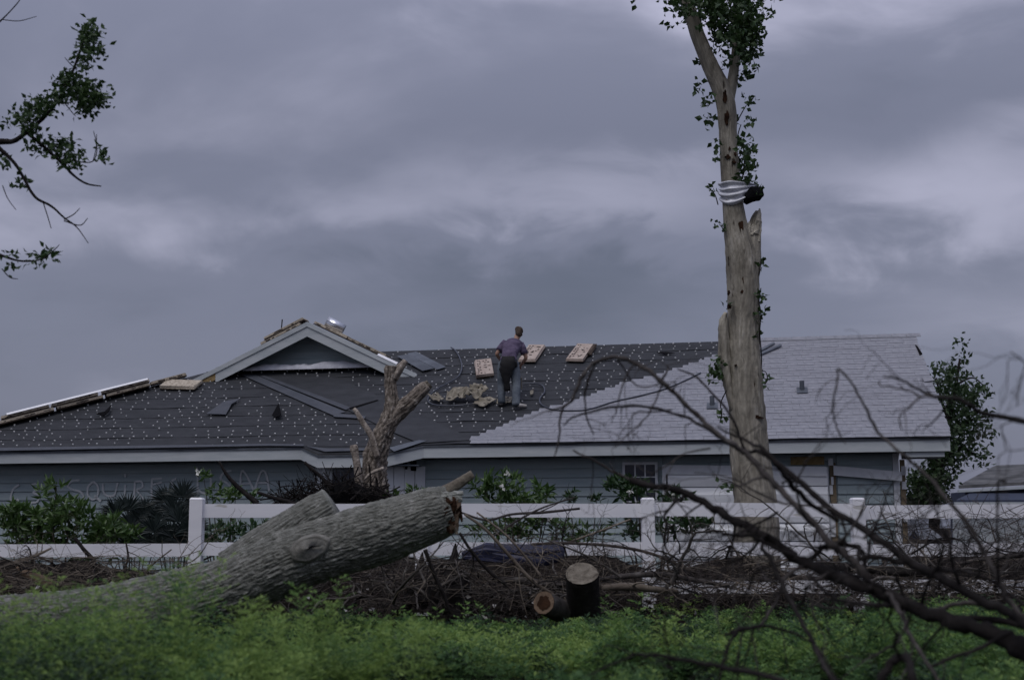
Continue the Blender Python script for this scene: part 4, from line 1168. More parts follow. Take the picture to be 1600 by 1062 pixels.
for pl in ([(1188, 600, 1), (1190, 560, 1), (1187, 520, 1.2), (1189, 490, 1), (1186, 470, 1), (1189, 450, .8)], [(1186, 430, 1), (1187, 418, .9), (1190, 405, .8)], [(1132, 360, .8), (1128, 355, .8), (1124, 350, .6)],
           [(1122, 320, 1), (1118, 306, .9), (1113, 298, .7)], [(1152, 190, 1), (1160, 175, .9), (1166, 165, .7)], [(1152, 215, 1), (1155, 203, .9), (1158, 195, .7)], [(1195, 600, 1), (1199, 593, 1), (1197, 582, .7), (1190, 578, .7)],
           [(1125, 660, 1), (1128, 645, 1), (1126, 630, 1), (1135, 610, 1)], [(1160, 280, 1.2), (1163, 255, 1.2), (1162, 235, 1), (1158, 215, .8)]):
    pts, rad = pxline(pl, TY - .1, 4); part('vine_stem', tube(pts, rad, 5), m_darkbark, tt)
# sheet of roofing tin wrapped round the break
ts = thing('wrapped_tin_sheet', 'crumpled sheet of pale roofing metal wrapped round the broken tall tree', 'metal sheet', P(1150, 330, TY))
n, m2 = 44, 30
v = []
for j in range(m2):
    t = j / (m2 - 1)
    for i in range(n):
        s = i / (n - 1); a = PI * (1.0 + 1.0 * s)
        q = np.array([[s * 5, t * 4, 3.3]])
        y = 287 + 4 * s + t * (20 + 20 * math.sin(PI * min(1, .12 + s * 1.0)) ** 1.5 - 8 * s) + 3 * (vnoise(q)[0] - .5)
        rad_ = (23 + 7 * s * (1 - .6 * t) + 2.2 * math.sin(t * 2 * PI * 3.5 + s * 1.5 + .4) + 5 * (vnoise(q * 1.7 + 4)[0] - .5)) / pxm(TY)
        c = P(1146 + 5 * s + 2 * t, y, TY)
        v.append(c + np.array([math.cos(a) * rad_, math.sin(a) * rad_ * .8, 0]))
f = [(j * n + i, j * n + i + 1, (j + 1) * n + i + 1, (j + 1) * n + i) for j in range(m2 - 1) for i in range(n - 1)]
o = part('sheet', (np.array(v), f), m_tin, ts, smooth=True); md = o.modifiers.new('solid', 'SOLIDIFY'); md.thickness = .006
rg = thing('dark_rag', 'small crumpled dark rag caught beside the wrapped metal sheet on the tall tree', 'rag', P(1180, 306, TY - .15))
v, f = trunk_mesh(np.array([P(1164, 318, TY - .1), P(1170, 310, TY - .14), P(1178, 304, TY - .16), P(1187, 303, TY - .14), P(1192, 306, TY - .12)]), np.array([3, 8, 11, 11, 3]) / pxm(TY), 14, .3, 4, 6, .35)
part('cloth', (v, f), m_dark, rg)

# ------------------------------------------------------------------ rough snag
SY = 18.0
sg = thing('broken_snag', 'dead rough-barked forked snag standing in front of the house bay', 'tree', (*P(588, 860, SY)[:2], 0))
trunk_part('trunk', [(588, 900, 25), (587, 830, 22), (587, 775, 20.5), (585, 740, 19), (588, 710, 18.5), (598, 680, 16), (608, 655, 14), (612, 635, 12), (611, 610, 10), (610, 588, 10), (611, 572, 10)], SY, m_snagbark, sg, n=56, step=.02, furrow=.16, kf=6, along=12, lump=.14)
trunk_part('limb', [(606, 665, 12), (622, 645, 12.5), (638, 630, 12), (650, 618, 11), (662, 607, 10), (668, 602, 8)], SY, m_snagbark, sg, n=56, step=.02, furrow=.16, kf=6, along=12, lump=.14, seed=5.0)
trunk_part('limb', [(615, 592, 8), (622, 580, 8), (629, 570, 6), (634, 563, 4)], SY, m_snagbark, sg, n=16, step=.03, furrow=.16, kf=3, along=6, lump=.2, seed=9.0)
trunk_part('shoot', [(590, 715, 5), (586, 700, 5), (580, 680, 5), (568, 662, 4.5), (558, 645, 4), (553, 638, 3)], SY - .2, m_snagbark, sg, n=12, step=.04, furrow=.1, kf=3, along=4, seed=3.0)
trunk_part('shoot', [(566, 790, 6), (561, 760, 6.5), (558, 730, 6), (555, 710, 6), (553, 700, 7), (552, 695, 5)], SY - .25, m_snagbark, sg, n=12, step=.04, furrow=.1, kf=3, along=4, seed=6.0)
trunk_part('root_flare', [(569, 750, 1.5), (577, 741, 2.4), (588, 735, 2.8), (600, 731, 2.6)], SY - .4, m_snagbark, sg, n=10, step=.04, furrow=.1, kf=3, along=4)
part('broken_end', MB().tube([P(662, 607, SY), P(671, 599, SY)], [9 / pxm(SY), 7 / pxm(SY)], 12, True, .12), m_cutend, sg)

# ------------------------------------------------------------------ fallen forked log
LY = 11.2
lg = thing('fallen_log', 'huge fallen grey forked log propped in the weeds in front of the fence', 'log', (*P(350, 980, LY)[:2], 0))
trunk_part('trunk', [(-160, 996, 62), (-40, 992, 57), (110, 978, 54), (240, 954, 54), (340, 926, 51), (410, 894, 51), (470, 868, 50), (540, 847, 47), (600, 830, 46), (650, 812, 43), (685, 800, 40), (706, 793, 34)], LY, m_logbark, lg, n=200, step=.009, furrow=.05, kf=17, along=9, lump=.08)
trunk_part('limb', [(372, 903, 47), (415, 870, 46), (455, 842, 44), (487, 817, 40), (508, 802, 37), (523, 792, 33)], LY + .12, m_logbark, lg, n=190, step=.009, furrow=.05, kf=17, along=9, lump=.07, seed=7.0)
trunk_part('broken_branch', [(672, 780, 10), (695, 768, 10), (718, 754, 8.5), (739, 740, 6.5)], LY + .1, m_cutend, lg, n=20, step=.02, furrow=.14, kf=3, along=6, lump=.14)
# splintered end of the long limb; dark pieces imitate the shaded hollow
for (x0, y0, x1, y1, r0, dm) in ((690, 786, 722, 778, 13, m_logbark), (694, 800, 712, 826, 12, m_cutred), (690, 776, 724, 770, 8, m_logbark), (700, 810, 706, 832, 8, m_cutred), (684, 815, 697, 824, 10, m_heart), (698, 792, 719, 806, 10, m_heart), (690, 800, 708, 820, 17, m_heart), (704, 784, 716, 800, 12, m_heart), (706, 800, 714, 834, 6, m_cutend), (715, 776, 722, 815, 4, m_heart), (668, 790, 700, 787, 7, m_cutend), (652, 790, 706, 790, 8, m_heart), (701, 776, 705, 833, 13, m_heart), (676, 802, 702, 828, 13, m_heart), (711, 780, 712, 828, 9, m_cutred)):
    pts, rad = pxline([(x0, y0, r0), ((x0 + x1) / 2, (y0 + y1) / 2, r0 * .8), (x1, y1, r0 * .35)], LY - .12, 4)
    part('splinter', tube(pts, rad, 9, True, .15), dm, lg)
# cut branch collar facing the camera
kc = P(484, 856, LY - .30)
ang = np.linspace(0, 2 * PI, 28, endpoint=False)
v = []; f = []
sx, sz = 24 / pxm(LY), 16 / pxm(LY)
for r, dep in ((1.45, .13), (1.25, .02), (1.06, -.034), (.95, -.026), (.86, -.036), (.3, -.036), (.0, -.036)):
    for a in ang:
        w = r * (1 + .05 * math.sin(3 * a + 1) + .03 * math.sin(7 * a))
        w *= 1 + .10 * (vnoise(np.array([[math.cos(a) * 2 + 5, math.sin(a) * 2, r * 2]]))[0] - .5)
        dep_ = dep
        v.append(kc + np.array([math.cos(a) * sx * w, dep + .03 * math.cos(a), math.sin(a) * sz * w + .25 * math.cos(a) * sx * w]))
k = len(ang)
for r in range(6):
    for j in range(k): f.append((r * k + j, r * k + (j + 1) % k, (r + 1) * k + (j + 1) % k, (r + 1) * k + j))
part('cut_knot', (np.array(v), f), m_greycut, lg, smooth=True)
part('knot_crack', MB().prism([kc + np.array([-.10, -.052, -.014]), kc + np.array([-.03, -.052, -.024]), kc + np.array([.02, -.052, .004]), kc + np.array([.10, -.052, .022]), kc + np.array([.02, -.052, .02]), kc + np.array([-.03, -.052, -.006])], (0, .03, 0)), m_dark, lg)

# sawn rounds
def sawn(name, label, base, top, r, barkm, endm, heartm, hr=.55):
    o = thing(name, label, 'log', base)
    base, top = np.array(base), np.array(top)
    pts = base + np.outer(np.linspace(0, 1, 16), top - base)
    v, f = trunk_mesh(pts, np.linspace(r * 1.06, r, 16), 30, .05, 4, 5, .03, cap=False)
    part('bark', (v, f), barkm, o, smooth=True)
    d = (top - base) / np.linalg.norm(top - base)
    ring = v[-30:]; c = ring.mean(0)
    vv = [c + d * .004]; ff = []
    for s in (.33, .66, 1.0):
        vv += [c + (p - c) * s * .985 + d * (.003 + .004 * rng.random()) for p in ring]
    ff += [(0, 1 + j, 1 + (j + 1) % 30) for j in range(30)]
    for l in range(2):
        ff += [(1 + l * 30 + j, 1 + (l + 1) * 30 + j, 1 + (l + 1) * 30 + (j + 1) % 30, 1 + l * 30 + (j + 1) % 30) for j in range(30)]
    part('cut_face', (np.array(vv), ff), endm, o)
    if heartm:
        vh = [c + d * .012] + [c + (p - c) * hr * (1 + rng.normal(0, .08)) + d * .010 for p in ring]
        part('heartwood', (np.array(vh), [(0, 1 + j, 1 + (j + 1) % 30) for j in range(30)]), heartm, o)
    part('bottom_face', (np.array(v[:30]), [tuple(range(30))[::-1]]), endm, o)
    return o
sawn('sawn_round', 'upright sawn log round with pale cut top in the weeds', P(914, 968, 12.3), P(909, 896, 11.95), 25 / pxm(12.2), m_darkbark, m_cutend, None)
sawn('sawn_round', 'lying sawn log round with reddish cut end beside the upright round', P(905, 968, 12.6), P(850, 941, 11.8), 17.5 / pxm(11.9), m_greybark, m_cutred, m_heart, .62)
o = thing('split_branch', 'reddish broken branch piece lying on the litter at the left fence end', 'branch', P(55, 905, 13.6))
pts, rad = pxline([(26, 886, 2), (40, 894, 6), (62, 904, 7.5), (82, 912, 6)], 13.6, 4); part('wood', tube(pts, rad, 9, True, .1), m_cutred, o)

# crooked forking branch: appends (points, radii) runs
def crooked(start, d, ln, r, depth, out, kink=.38, droop=.0, zmin=None):
    d = np.asarray(d, float); d = d / (np.linalg.norm(d) + 1e-9)
    k = max(4, int(ln / .055)) if ln < .6 else max(6, int(ln / .09))
    k = min(k, 12)
    pts = [np.asarray(start, float)]
    for i in range(k):
        d = d + rng.normal(0, kink / math.sqrt(k) * 1.5, 3) + [0, 0, -droop / k]
        d /= np.linalg.norm(d)
        p = pts[-1] + d * ln / k
        if zmin is not None and p[2] < zmin: p[2] = zmin + .01 * rng.random(); d[2] = abs(d[2]) * .3
        pts.append(p)
        if depth > 0 and i > 0 and rng.random() < .55:
            a = d + unit(1)[0] * .95
            crooked(p, a, ln * (.35 + .35 * rng.random()) * (1 - .4 * i / k), r * (1 - .75 * i / k) * .6, depth - 1, out, kink, droop, zmin)
    out.append((np.array(pts), np.linspace(r, max(.0011, r * .25), k + 1)))
    return out
def runs_mesh(runs, sides=4):
    V = []; Q = []; o = 0
    for pts, rad in runs:
        T = np.gradient(pts, axis=0); T /= np.linalg.norm(T, axis=1)[:, None] + 1e-9
        a = np.array([.31, .52, .79]); s1 = np.cross(T, a); s1 /= np.linalg.norm(s1, axis=1)[:, None] + 1e-9; s2 = np.cross(T, s1)
        ang = np.arange(sides) * 2 * PI / sides
        ring = pts[:, None] + rad[:, None, None] * (np.cos(ang)[None, :, None] * s1[:, None] + np.sin(ang)[None, :, None] * s2[:, None])
        V.append(ring.reshape(-1, 3)); m_ = len(pts)
        i = np.arange(m_ - 1)[:, None] * sides; j = np.arange(sides)[None]
        q = np.stack([i + j, i + (j + 1) % sides, i + sides + (j + 1) % sides, i + sides + j], 2).reshape(-1, 4) + o
        Q.append(q); o += m_ * sides
    return np.concatenate(V), np.concatenate(Q)
# ------------------------------------------------------------------ brush and litter along the fence
def twig_mass(name, n, region, lenpx, m, rmin=.003, rmax=.009, seg=4, flat=.35):
    V = []; Q = []; o = 0
    for _ in range(n):
        x, y, Y = region()
        c = P(x, y, Y); ln = lenpx * (.4 + rng.random()) / pxm(Y)
        d = unit(1)[0]; d[2] *= flat; d /= np.linalg.norm(d)
        b = unit(1)[0] * ln * .18
        t = np.linspace(-.5, .5, seg + 1)
        pts = c + np.outer(t * ln, d) + np.outer(.25 - t * t, b) * 2
        pts[:, 2] = np.maximum(pts[:, 2], .01)
        r = rmin + (rmax - rmin) * rng.random() ** 2
        rad = np.linspace(r, r * .4, seg + 1)
        a = np.array([0, 0, 1.0]) if abs(d[2]) < .9 else np.array([1.0, 0, 0])
        s1 = np.cross(d, a); s1 /= np.linalg.norm(s1); s2 = np.cross(d, s1)
        for p, rr in zip(pts, rad):
            for k in range(3):
                V.append(p + rr * (math.cos(k * 2.094) * s1 + math.sin(k * 2.094) * s2))
        for i in range(seg):
            for k in range(3):
                Q.append((o + i * 3 + k, o + i * 3 + (k + 1) % 3, o + i * 3 + 3 + (k + 1) % 3, o + i * 3 + 3 + k))
        o += 3 * (seg + 1)
    return link(name, fast_mesh(name, np.array(V), np.array(Q), m))
def reg(x0, x1, y0, y1, Y0, Y1):
    return lambda: (x0 + (x1 - x0) * rng.random(), y0 + (y1 - y0) * rng.random(), Y0 + (Y1 - Y0) * rng.random())
# dark litter mounds, added as a shadowy backing beneath rails and brush
def mound(name, x0, x1, Y0, Y1, h, m):
    nx, ny = 90, 20; v = []
    for j in range(ny):
        for i in range(nx):
            s, t = i / (nx - 1), j / (ny - 1)
            x = x0 + (x1 - x0) * s; y = Y0 + (Y1 - Y0) * t
            e = math.sin(PI * t) ** .7 * min(1, s * 9, (1 - s) * 9)
            v.append((x, y, -.06 + e * (h * (.55 + .8 * vnoise(np.array([[x * 1.1, y * 1.1, 3]]))[0]) + .08 * vnoise(np.array([[x * 7, y * 7, 1]]))[0])))
    q = [(j * nx + i, j * nx + i + 1, (j + 1) * nx + i + 1, (j + 1) * nx + i) for j in range(ny - 1) for i in range(nx - 1)]
    return link(name, fast_mesh(name, np.array(v), np.array(q), m, smooth=True), kind='structure')
mound('litter_shade_bank', -9, 10.5, 14.45, 17.6, .50, m_soil)
mound('litter_shade_strip', -8, 9.5, 12.5, 14.25, .06, m_soil)
o = twig_mass('brush_pile', 1300, reg(540, 1640, 876, 955, 12.5, 15.6), 70, m_twig, .003, .010); tag(o, 'tangle of dark dry twigs and brush piled along the fence', 'brush'); o['kind'] = 'stuff'
o = twig_mass('pale_brush', 160, reg(560, 1620, 866, 945, 12.2, 14.2), 110, m_paletwig, .0025, .007); tag(o, 'pale dry twigs scattered over the brush along the fence', 'brush'); o['kind'] = 'stuff'
o = twig_mass('side_brush', 260, reg(-30, 300, 868, 925, 12.6, 14.2), 75, m_paletwig, .0025, .006); tag(o, 'pale dry twigs at the left end of the fence', 'brush'); o['kind'] = 'stuff'
o = twig_mass('upper_brush', 260, reg(1380, 1640, 800, 880, 13.2, 15), 90, m_twig, .0025, .006, flat=.8); tag(o, 'dark brush heaped at the right end of the fence', 'brush'); o['kind'] = 'stuff'
def tangle(name, label, n, region, lnr, rr, m, depth=2, flat=.3):
    runs = []
    for _ in range(n):
        x, y, Y = region(); c = P(x, y, Y); c[2] = max(c[2], .03)
        d = unit(1)[0]; d[2] = abs(d[2]) * flat + .02
        crooked(c, d, lnr[0] + (lnr[1] - lnr[0]) * rng.random(), rr[0] + (rr[1] - rr[0]) * rng.random() ** 2, depth, runs, .5, .35, .02)
    V, Q = runs_mesh(runs, 5 if rr[1] > .012 else 4)
    o = link(name, fast_mesh(name, V, Q, m), kind='stuff'); tag(o, label, 'brush')
    return o
tangle('branch_tangle', 'tangle of dark grey forking dead branches heaped along the fence', 105, reg(560, 1640, 880, 945, 12.5, 15.0), (.5, 1.5), (.008, .026), m_brush)
tangle('dark_tangle', 'black forking dead twigs sprawling through the brush heap', 80, reg(560, 1640, 860, 945, 12.3, 14.4), (.4, 1.1), (.005, .014), m_darkbark, 2, .6)
tangle('pale_tangle', 'bleached forking twigs lying over the brush heap', 110, reg(600, 1640, 870, 945, 12.3, 14.2), (.3, .9), (.003, .009), m_paletwig, 2, .5)
tangle('left_tangle', 'forking dead twigs in the litter under the left rail', 34, reg(-30, 300, 876, 925, 12.7, 14.1), (.25, .7), (.003, .010), m_paletwig, 2, .6)
tangle('left_dark_tangle', 'black dead branches in the litter under the left rail', 26, reg(-30, 300, 880, 925, 12.9, 14.8), (.3, .8), (.005, .016), m_darkbark, 2, .5)
def pileheap():
    t = rng.random(); return (430 + 190 * t, 775 - 35 * math.sin(PI * t) * rng.random() - 4 * rng.random() + 10, 17 + .8 * rng.random())
o = twig_mass('root_tangle', 420, pileheap, 55, m_darkbark, .004, .014, flat=.8); tag(o, 'black tangle of roots and twigs at the foot of the snag', 'brush'); o['kind'] = 'stuff'
v, f = trunk_mesh(np.array([P(x, y, 17.4) for x, y in ((455, 800), (500, 786), (545, 774), (575, 785), (610, 800))]), np.array([6, 16, 24, 18, 8]) / pxm(17.4), 26, .2, 4, 4, .3)
o = part('root_mound', (v, f), m_dark, None, smooth=True); o['kind'] = 'structure'
# bleached leaf litter and scraps
n = 3200
xs = rng.random(n) * 1680 - 40; Ys = 12.4 + rng.random(n) * 3
pos = np.array([[*P(a, 900, b)[:2], .03 + (.12 + .22 * min(1, max(0, (b - 12.6) / 1.4))) * rng.random()] for a, b in zip(xs, Ys)])
V, Q, mi = leaf_field(pos, unit(n) * [1, 1, .4], .04 + .05 * rng.random(n), .025 + .03 * rng.random(n), midx=(rng.random(n) < .04).astype(int))
o = link('leaf_litter', fast_mesh('leaf_litter', V, Q, [m_litter, m_palelitter], mi), kind='stuff'); tag(o, 'brown dead leaf litter under the brush', 'litter')
# single sticks one can pick out
def stick(label, pl, Y, m, twigs=0, name='dead_branch', sides=7):
    pts, rad = pxline(pl, Y, 6)
    o = thing(name, label, 'branch', pts[0])
    part('limb', tube(pts, rad, sides, True, .05), m, o, smooth=True)
    for _ in range(twigs):
        i = rng.integers(len(pts) // 5, len(pts) - 1); ln = .12 + .3 * rng.random()
        d = (pts[min(i + 1, len(pts) - 1)] - pts[i - 1]); d /= np.linalg.norm(d) + 1e-9
        d = d * .6 + unit(1)[0] * .8; e = d + unit(1)[0] * .4
        q = spline(np.array([pts[i], pts[i] + d * ln * .5, pts[i] + d * ln * .5 + e * ln * .5]), 3)
        part('twig', tube(q, np.linspace(rad[i] * .5, .0015, len(q)), 4), m, o, smooth=True)
    return o
stick('long pale stick slanting down from the log end to the lying sawn round', [(726, 803, 2), (760, 828, 2.4), (800, 872, 2.8), (830, 905, 3), (872, 935, 3.2)], 12.4, m_paletwig, 3)
stick('thin pale stick crossing behind the long slanting stick', [(745, 800, 1.4), (790, 835, 1.6), (820, 868, 1.8), (846, 900, 1.8)], 12.8, m_paletwig, 3)
stick('dark stick leaning below the broken end of the big log', [(718, 832, 2.2), (735, 858, 2.4), (765, 893, 2.6), (790, 912, 2.8)], 12.2, m_darkbark, 3)
stick('dark upright stick under the big log', [(664, 858, 3.5), (672, 880, 3), (682, 905, 3), (694, 930, 3), (703, 958, 2)], 12, m_darkbark, 2)
stick('thick grey branch lying behind the sawn rounds', [(780, 905, 3), (810, 906, 6), (845, 912, 6.5), (880, 916, 6)], 13, m_greybark, 2)
stick('long grey branch lying on the brush right of the upright sawn round', [(935, 905, 3), (975, 900, 4.5), (1030, 897, 4.5), (1080, 905, 4), (1140, 915, 3)], 13.1, m_greybark, 6)
stick('grey branch low on the brush right of the sawn rounds', [(940, 918, 5), (980, 916, 6), (1025, 920, 5), (1060, 924, 3)], 12.9, m_paletwig, 4)
stick('forked pale stick crossing the top rail right of the log', [(720, 800, 1.4), (760, 812, 1.8), (800, 803, 2), (850, 800, 2.2), (906, 794, 1.8)], 13.9, m_greybark, 2)
stick('thin stick rising over the top rail by the small window', [(770, 838, 1.4), (810, 812, 1.6), (850, 792, 1.5), (900, 776, 1)], 13.8, m_greybark, 1)
stick('thin stick arching over the middle rail left of the fence post', [(830, 850, 2), (880, 848, 2.2), (950, 852, 2.2), (1010, 862, 2.4), (1060, 882, 2.6), (1100, 900, 2.4)], 13.6, m_twig, 6)
stick('stick rising from the brush beside the middle rail', [(880, 850, 1.6), (930, 832, 1.7), (985, 811, 1.2)], 13.8, m_paletwig, 2)
stick('dark branch leaning on the left lower rail', [(117, 840, 3), (130, 857, 3), (147, 878, 3.6), (150, 905, 3)], 13.7, m_darkbark, 3)
stick('forked twig standing in front of the left lower rail', [(197, 848, 1.4), (200, 868, 1.6), (196, 885, 1.8), (188, 902, 1.8)], 13.8, m_twig, 4)
stick('long pale twig slanting across the left lower rail', [(22, 878, 2.5), (50, 870, 2.5), (80, 856, 1.6)], 13.8, m_paletwig, 3)
stick('thin twig leaning at the right of the left lower rail', [(222, 900, 1.4), (240, 880, 1.4), (268, 858, 1)], 13.8, m_paletwig, 2)
stick('black forked branch leaning against the painted left wall', [(342, 720, 1.6), (352, 738, 2.6), (366, 755, 3.4), (385, 772, 4), (402, 786, 4.5)], 17.5, m_darkbark, 2)
stick('black branch end rising from the root tangle', [(476, 722, 2.5), (490, 735, 3), (505, 748, 3), (520, 765, 4)], 17.3, m_darkbark, 6)
stick('black branch reaching left from the root tangle over the fence', [(402, 769, 2.4), (430, 778, 3), (455, 785, 3.2), (475, 792, 3.5)], 14.9, m_darkbark, 5)
stick('long grey branch lying on the brush at the right picture side', [(1500, 880, 2.5), (1540, 872, 3.6), (1575, 868, 4), (1620, 866, 4)], 13.2, m_greybark, 4)
stick('dark log lying in the brush below the right fence section', [(1280, 884, 5), (1340, 888, 6), (1400, 893, 6.5), (1470, 898, 6)], 13.4, m_darkbark, 2)
for i in range(3): pass
st_ = thing('black_stump', 'black splintered stump spike standing below the broken log end', 'stump', (*P(706, 930, 13.3)[:2], 0))
for k, (x0, y0, r0, x1, y1) in enumerate(((700, 960, 24, 712, 848), (684, 955, 16, 690, 872), (722, 955, 15, 726, 876), (654, 955, 24, 660, 862))):
    pts, rad = pxline([(x0, y0, r0), (x0 * .7 + x1 * .3, y0 * .6 + y1 * .4, r0 * .8), (x0 * .3 + x1 * .7, y0 * .3 + y1 * .7, r0 * .4), (x1, y1, 1)], 13.3 + .1 * k, 4)
    part('splinter', tube(pts, rad, 8, True, .15), m_darkbark, st_)
tp = thing('tarp_heap', 'crumpled dark navy plastic sheet on the brush under the middle rail', 'tarp', P(800, 880, 13.6))
v, f = trunk_mesh(np.array([P(x, y, 13.9) for x, y in ((722, 868), (760, 862), (800, 866), (845, 868), (875, 862), (882, 862))]), np.array([6, 15, 15, 19, 17, 6]) / pxm(13.9), 24, .25, 3, 6, .25)
part('sheet', (v, f), m_tarp, tp)

# ------------------------------------------------------------------ shrubs behind the fence
def shrub(name, label, spots, Y, leafm, ll, lw, per, stems=8, flowers=0, dep=.4, cat='shrub'):
    c0 = P(np.mean([s[0] for s in spots]), 880, Y)
    o = thing(name, label, cat, (c0[0], c0[1], 0))
    tips = []; dirs = []
    for (x, y, sx, sy, n) in spots:
        for _ in range(n):
            q = rng.normal(0, 1, 3); q = q / np.linalg.norm(q) * rng.random() ** .45
            p = P(x + q[0] * sx, y + q[1] * sy, Y + q[2] * dep)
            tips.append(p); dirs.append([q[0] * .5, q[2] * .5, .75 - q[1] * .3])
    tips, dirs = np.array(tips), np.array(dirs)
    V, Q, mi = leaf_field(*whorl_leaves(tips, dirs, per, ll, lw, .75), bend=.22)
    part('crown', (V, Q), leafm, o)
    mb = MB()
    for i in rng.choice(len(tips), min(stems, len(tips)), replace=False):
        t = tips[i]; b = np.array([c0[0] + (t[0] - c0[0]) * .35, c0[1] + rng.normal(0, .1), -.05]); mid = (t + b) / 2 + [0, 0, .1]
        part('stem', tube(spline(np.array([b, mid, t]), 4), np.linspace(.016, .004, 9), 5), m_twig, o)
    for k in range(flowers):
        t = tips[rng.integers(len(tips))] + np.array([0, -.12, .03])
        Vf, Qf, _ = leaf_field(np.repeat(t[None], 6, 0), unit(6) * [1, .6, 1], .06, .05, bend=.1)
        part('flower', (Vf, Qf), m_flower, o)
    return o
shrub('shrub', 'broad-leaved green shrub at the picture left in front of the painted wall', [(40, 816, 50, 28, 54), (110, 812, 60, 28, 62), (175, 828, 45, 22, 48), (60, 850, 60, 26, 50), (150, 855, 70, 22, 50), (88, 758, 16, 4, 4), (66, 770, 8, 8, 4), (20, 792, 20, 14, 9), (95, 785, 26, 8, 9)], 17.6, m_leaf, .16, .05, 7, 12, 0)
shrub('shrub', 'pale green leafy sprig just right of the left fence post', [(345, 770, 26, 10, 12), (318, 745, 10, 5, 5), (365, 775, 20, 8, 8), (400, 775, 14, 5, 4)], 18.2, m_leaf, .13, .05, 6, 5, 1)
shrub('shrub', 'glossy shrub with white flowers behind the fence right of the log', [(795, 775, 50, 28, 44), (840, 775, 26, 22, 16), (760, 760, 25, 20, 16), (795, 748, 10, 12, 5), (850, 820, 60, 25, 34), (780, 830, 50, 20, 24), (900, 835, 50, 14, 14)], 17.8, m_leaf, .15, .05, 7, 10, 5)
shrub('shrub', 'dark glossy shrub with white buds under the small window', [(985, 765, 34, 22, 34), (1050, 780, 30, 14, 18), (1075, 820, 40, 18, 32), (1000, 825, 50, 22, 26), (962, 760, 12, 14, 8)], 17.6, m_leafdark, .14, .048, 7, 10, 4)
shrub('shrub', 'dim leafy bush behind the left rails by the log', [(350, 835, 40, 22, 26), (400, 825, 25, 12, 10), (330, 850, 20, 14, 8)], 17, m_leafdark, .12, .045, 6, 6, 0)
shrub('shrub', 'small green clump beside the foot of the snag', [(650, 768, 18, 6, 8), (612, 775, 10, 6, 5)], 17.2, m_leaf, .1, .04, 6, 3, 0)
shrub('shrub', 'small dark plant against the wall between the flowering shrubs', [(892, 775, 9, 10, 7), (930, 780, 12, 5, 6)], 19, m_leafdark, .13, .045, 6, 3, 0)
# palmettos
def palmetto(label, fans, Y):
    c = P(np.mean([q[0] for q in fans]), 900, Y)
    o = thing('palmetto', label, 'palm', (c[0], c[1], 0), 'palmettos')
    for (x, y, r, tilt) in fans:
        h = P(x, y, Y + rng.normal(0, .15)); R_ = r / pxm(Y); mb = MB()
        base = np.array([c[0] + (h[0] - c[0]) * .4, c[1], .0])
        part('leaf_stalk', tube(spline(np.array([base, (base + h) / 2 + [0, 0, .05], h]), 4), .008, 5), m_palm, o)
        nb = 30; v = []; f = []
        for k in range(nb):
            a = math.radians(tilt) + (k / (nb - 1) - .5) * math.radians(165)
            d = np.array([math.sin(a), rng.normal(-.15, .12), math.cos(a)]); s = np.array([math.cos(a), 0, -math.sin(a)]) * .014
            L_ = R_ * (.8 + .3 * rng.random())
            i = len(v)
            v += [h, h + d * L_ * .5 + s, h + d * L_ + [0, 0, -.12 * L_], h + d * L_ * .5 - s, h + d * L_ * .5 + [0, -.006, 0]]
            f += [(i, i + 1, i + 4), (i + 1, i + 2, i + 4), (i + 4, i + 2, i + 3), (i, i + 4, i + 3)]
        part('fan_leaf', (np.array(v), f), m_palm, o)
    return o
palmetto('dark spiky palmetto below the painted letters, left clump', [(200, 798, 36, -10), (182, 804, 32, -35), (225, 803, 34, 15), (205, 822, 36, 0), (175, 832, 32, -20), (232, 830, 34, 10), (190, 845, 36, -8), (222, 848, 36, 8), (205, 860, 38, 0), (240, 858, 34, 15), (215, 812, 30, 30)], 18.6)
palmetto('dark spiky palmetto beside the left fence post', [(262, 785, 36, -12), (285, 778, 36, 8), (300, 795, 30, 20), (250, 812, 34, -10), (280, 815, 36, 0), (305, 825, 30, 15), (268, 838, 34, 0), (255, 855, 38, -6), (285, 852, 38, 8), (300, 850, 34, 14), (272, 800, 34, 0), (240, 830, 34, -20), (292, 835, 34, 0)], 18.3)

# ------------------------------------------------------------------ trees behind and at the side
def leafy_tree(name, label, base, limbs, spots, Y, leafm, ll, lw, per, dep, cat='tree', m=m_darkbark):
    o = thing(name, label, cat, (*P(*base, Y)[:2], 0))
    first = True
    for pl in limbs:
        pts, rad = pxline(pl, Y, 5)
        if first: pts[0][2] = min(pts[0][2], -.05)
        part('trunk' if first else 'limb', tube(pts, rad, 8, True, .06), m, o, smooth=True); first = False
    tips = []; dirs = []
    for (x, y, sx, sy, n) in spots:
        for _ in range(n):
            q = rng.normal(0, 1, 3); q = q / np.linalg.norm(q) * rng.random() ** .4
            tips.append(P(x + q[0] * sx, y + q[1] * sy, Y + q[2] * dep)); dirs.append([q[0] * .6, q[2] * .6, -q[1] * .5])
    V, Q, mi = leaf_field(*whorl_leaves(np.array(tips), np.array(dirs), per, ll, lw, .9, ll * .55), bend=.15)
    part('crown', (V, Q), leafm, o)
    return o
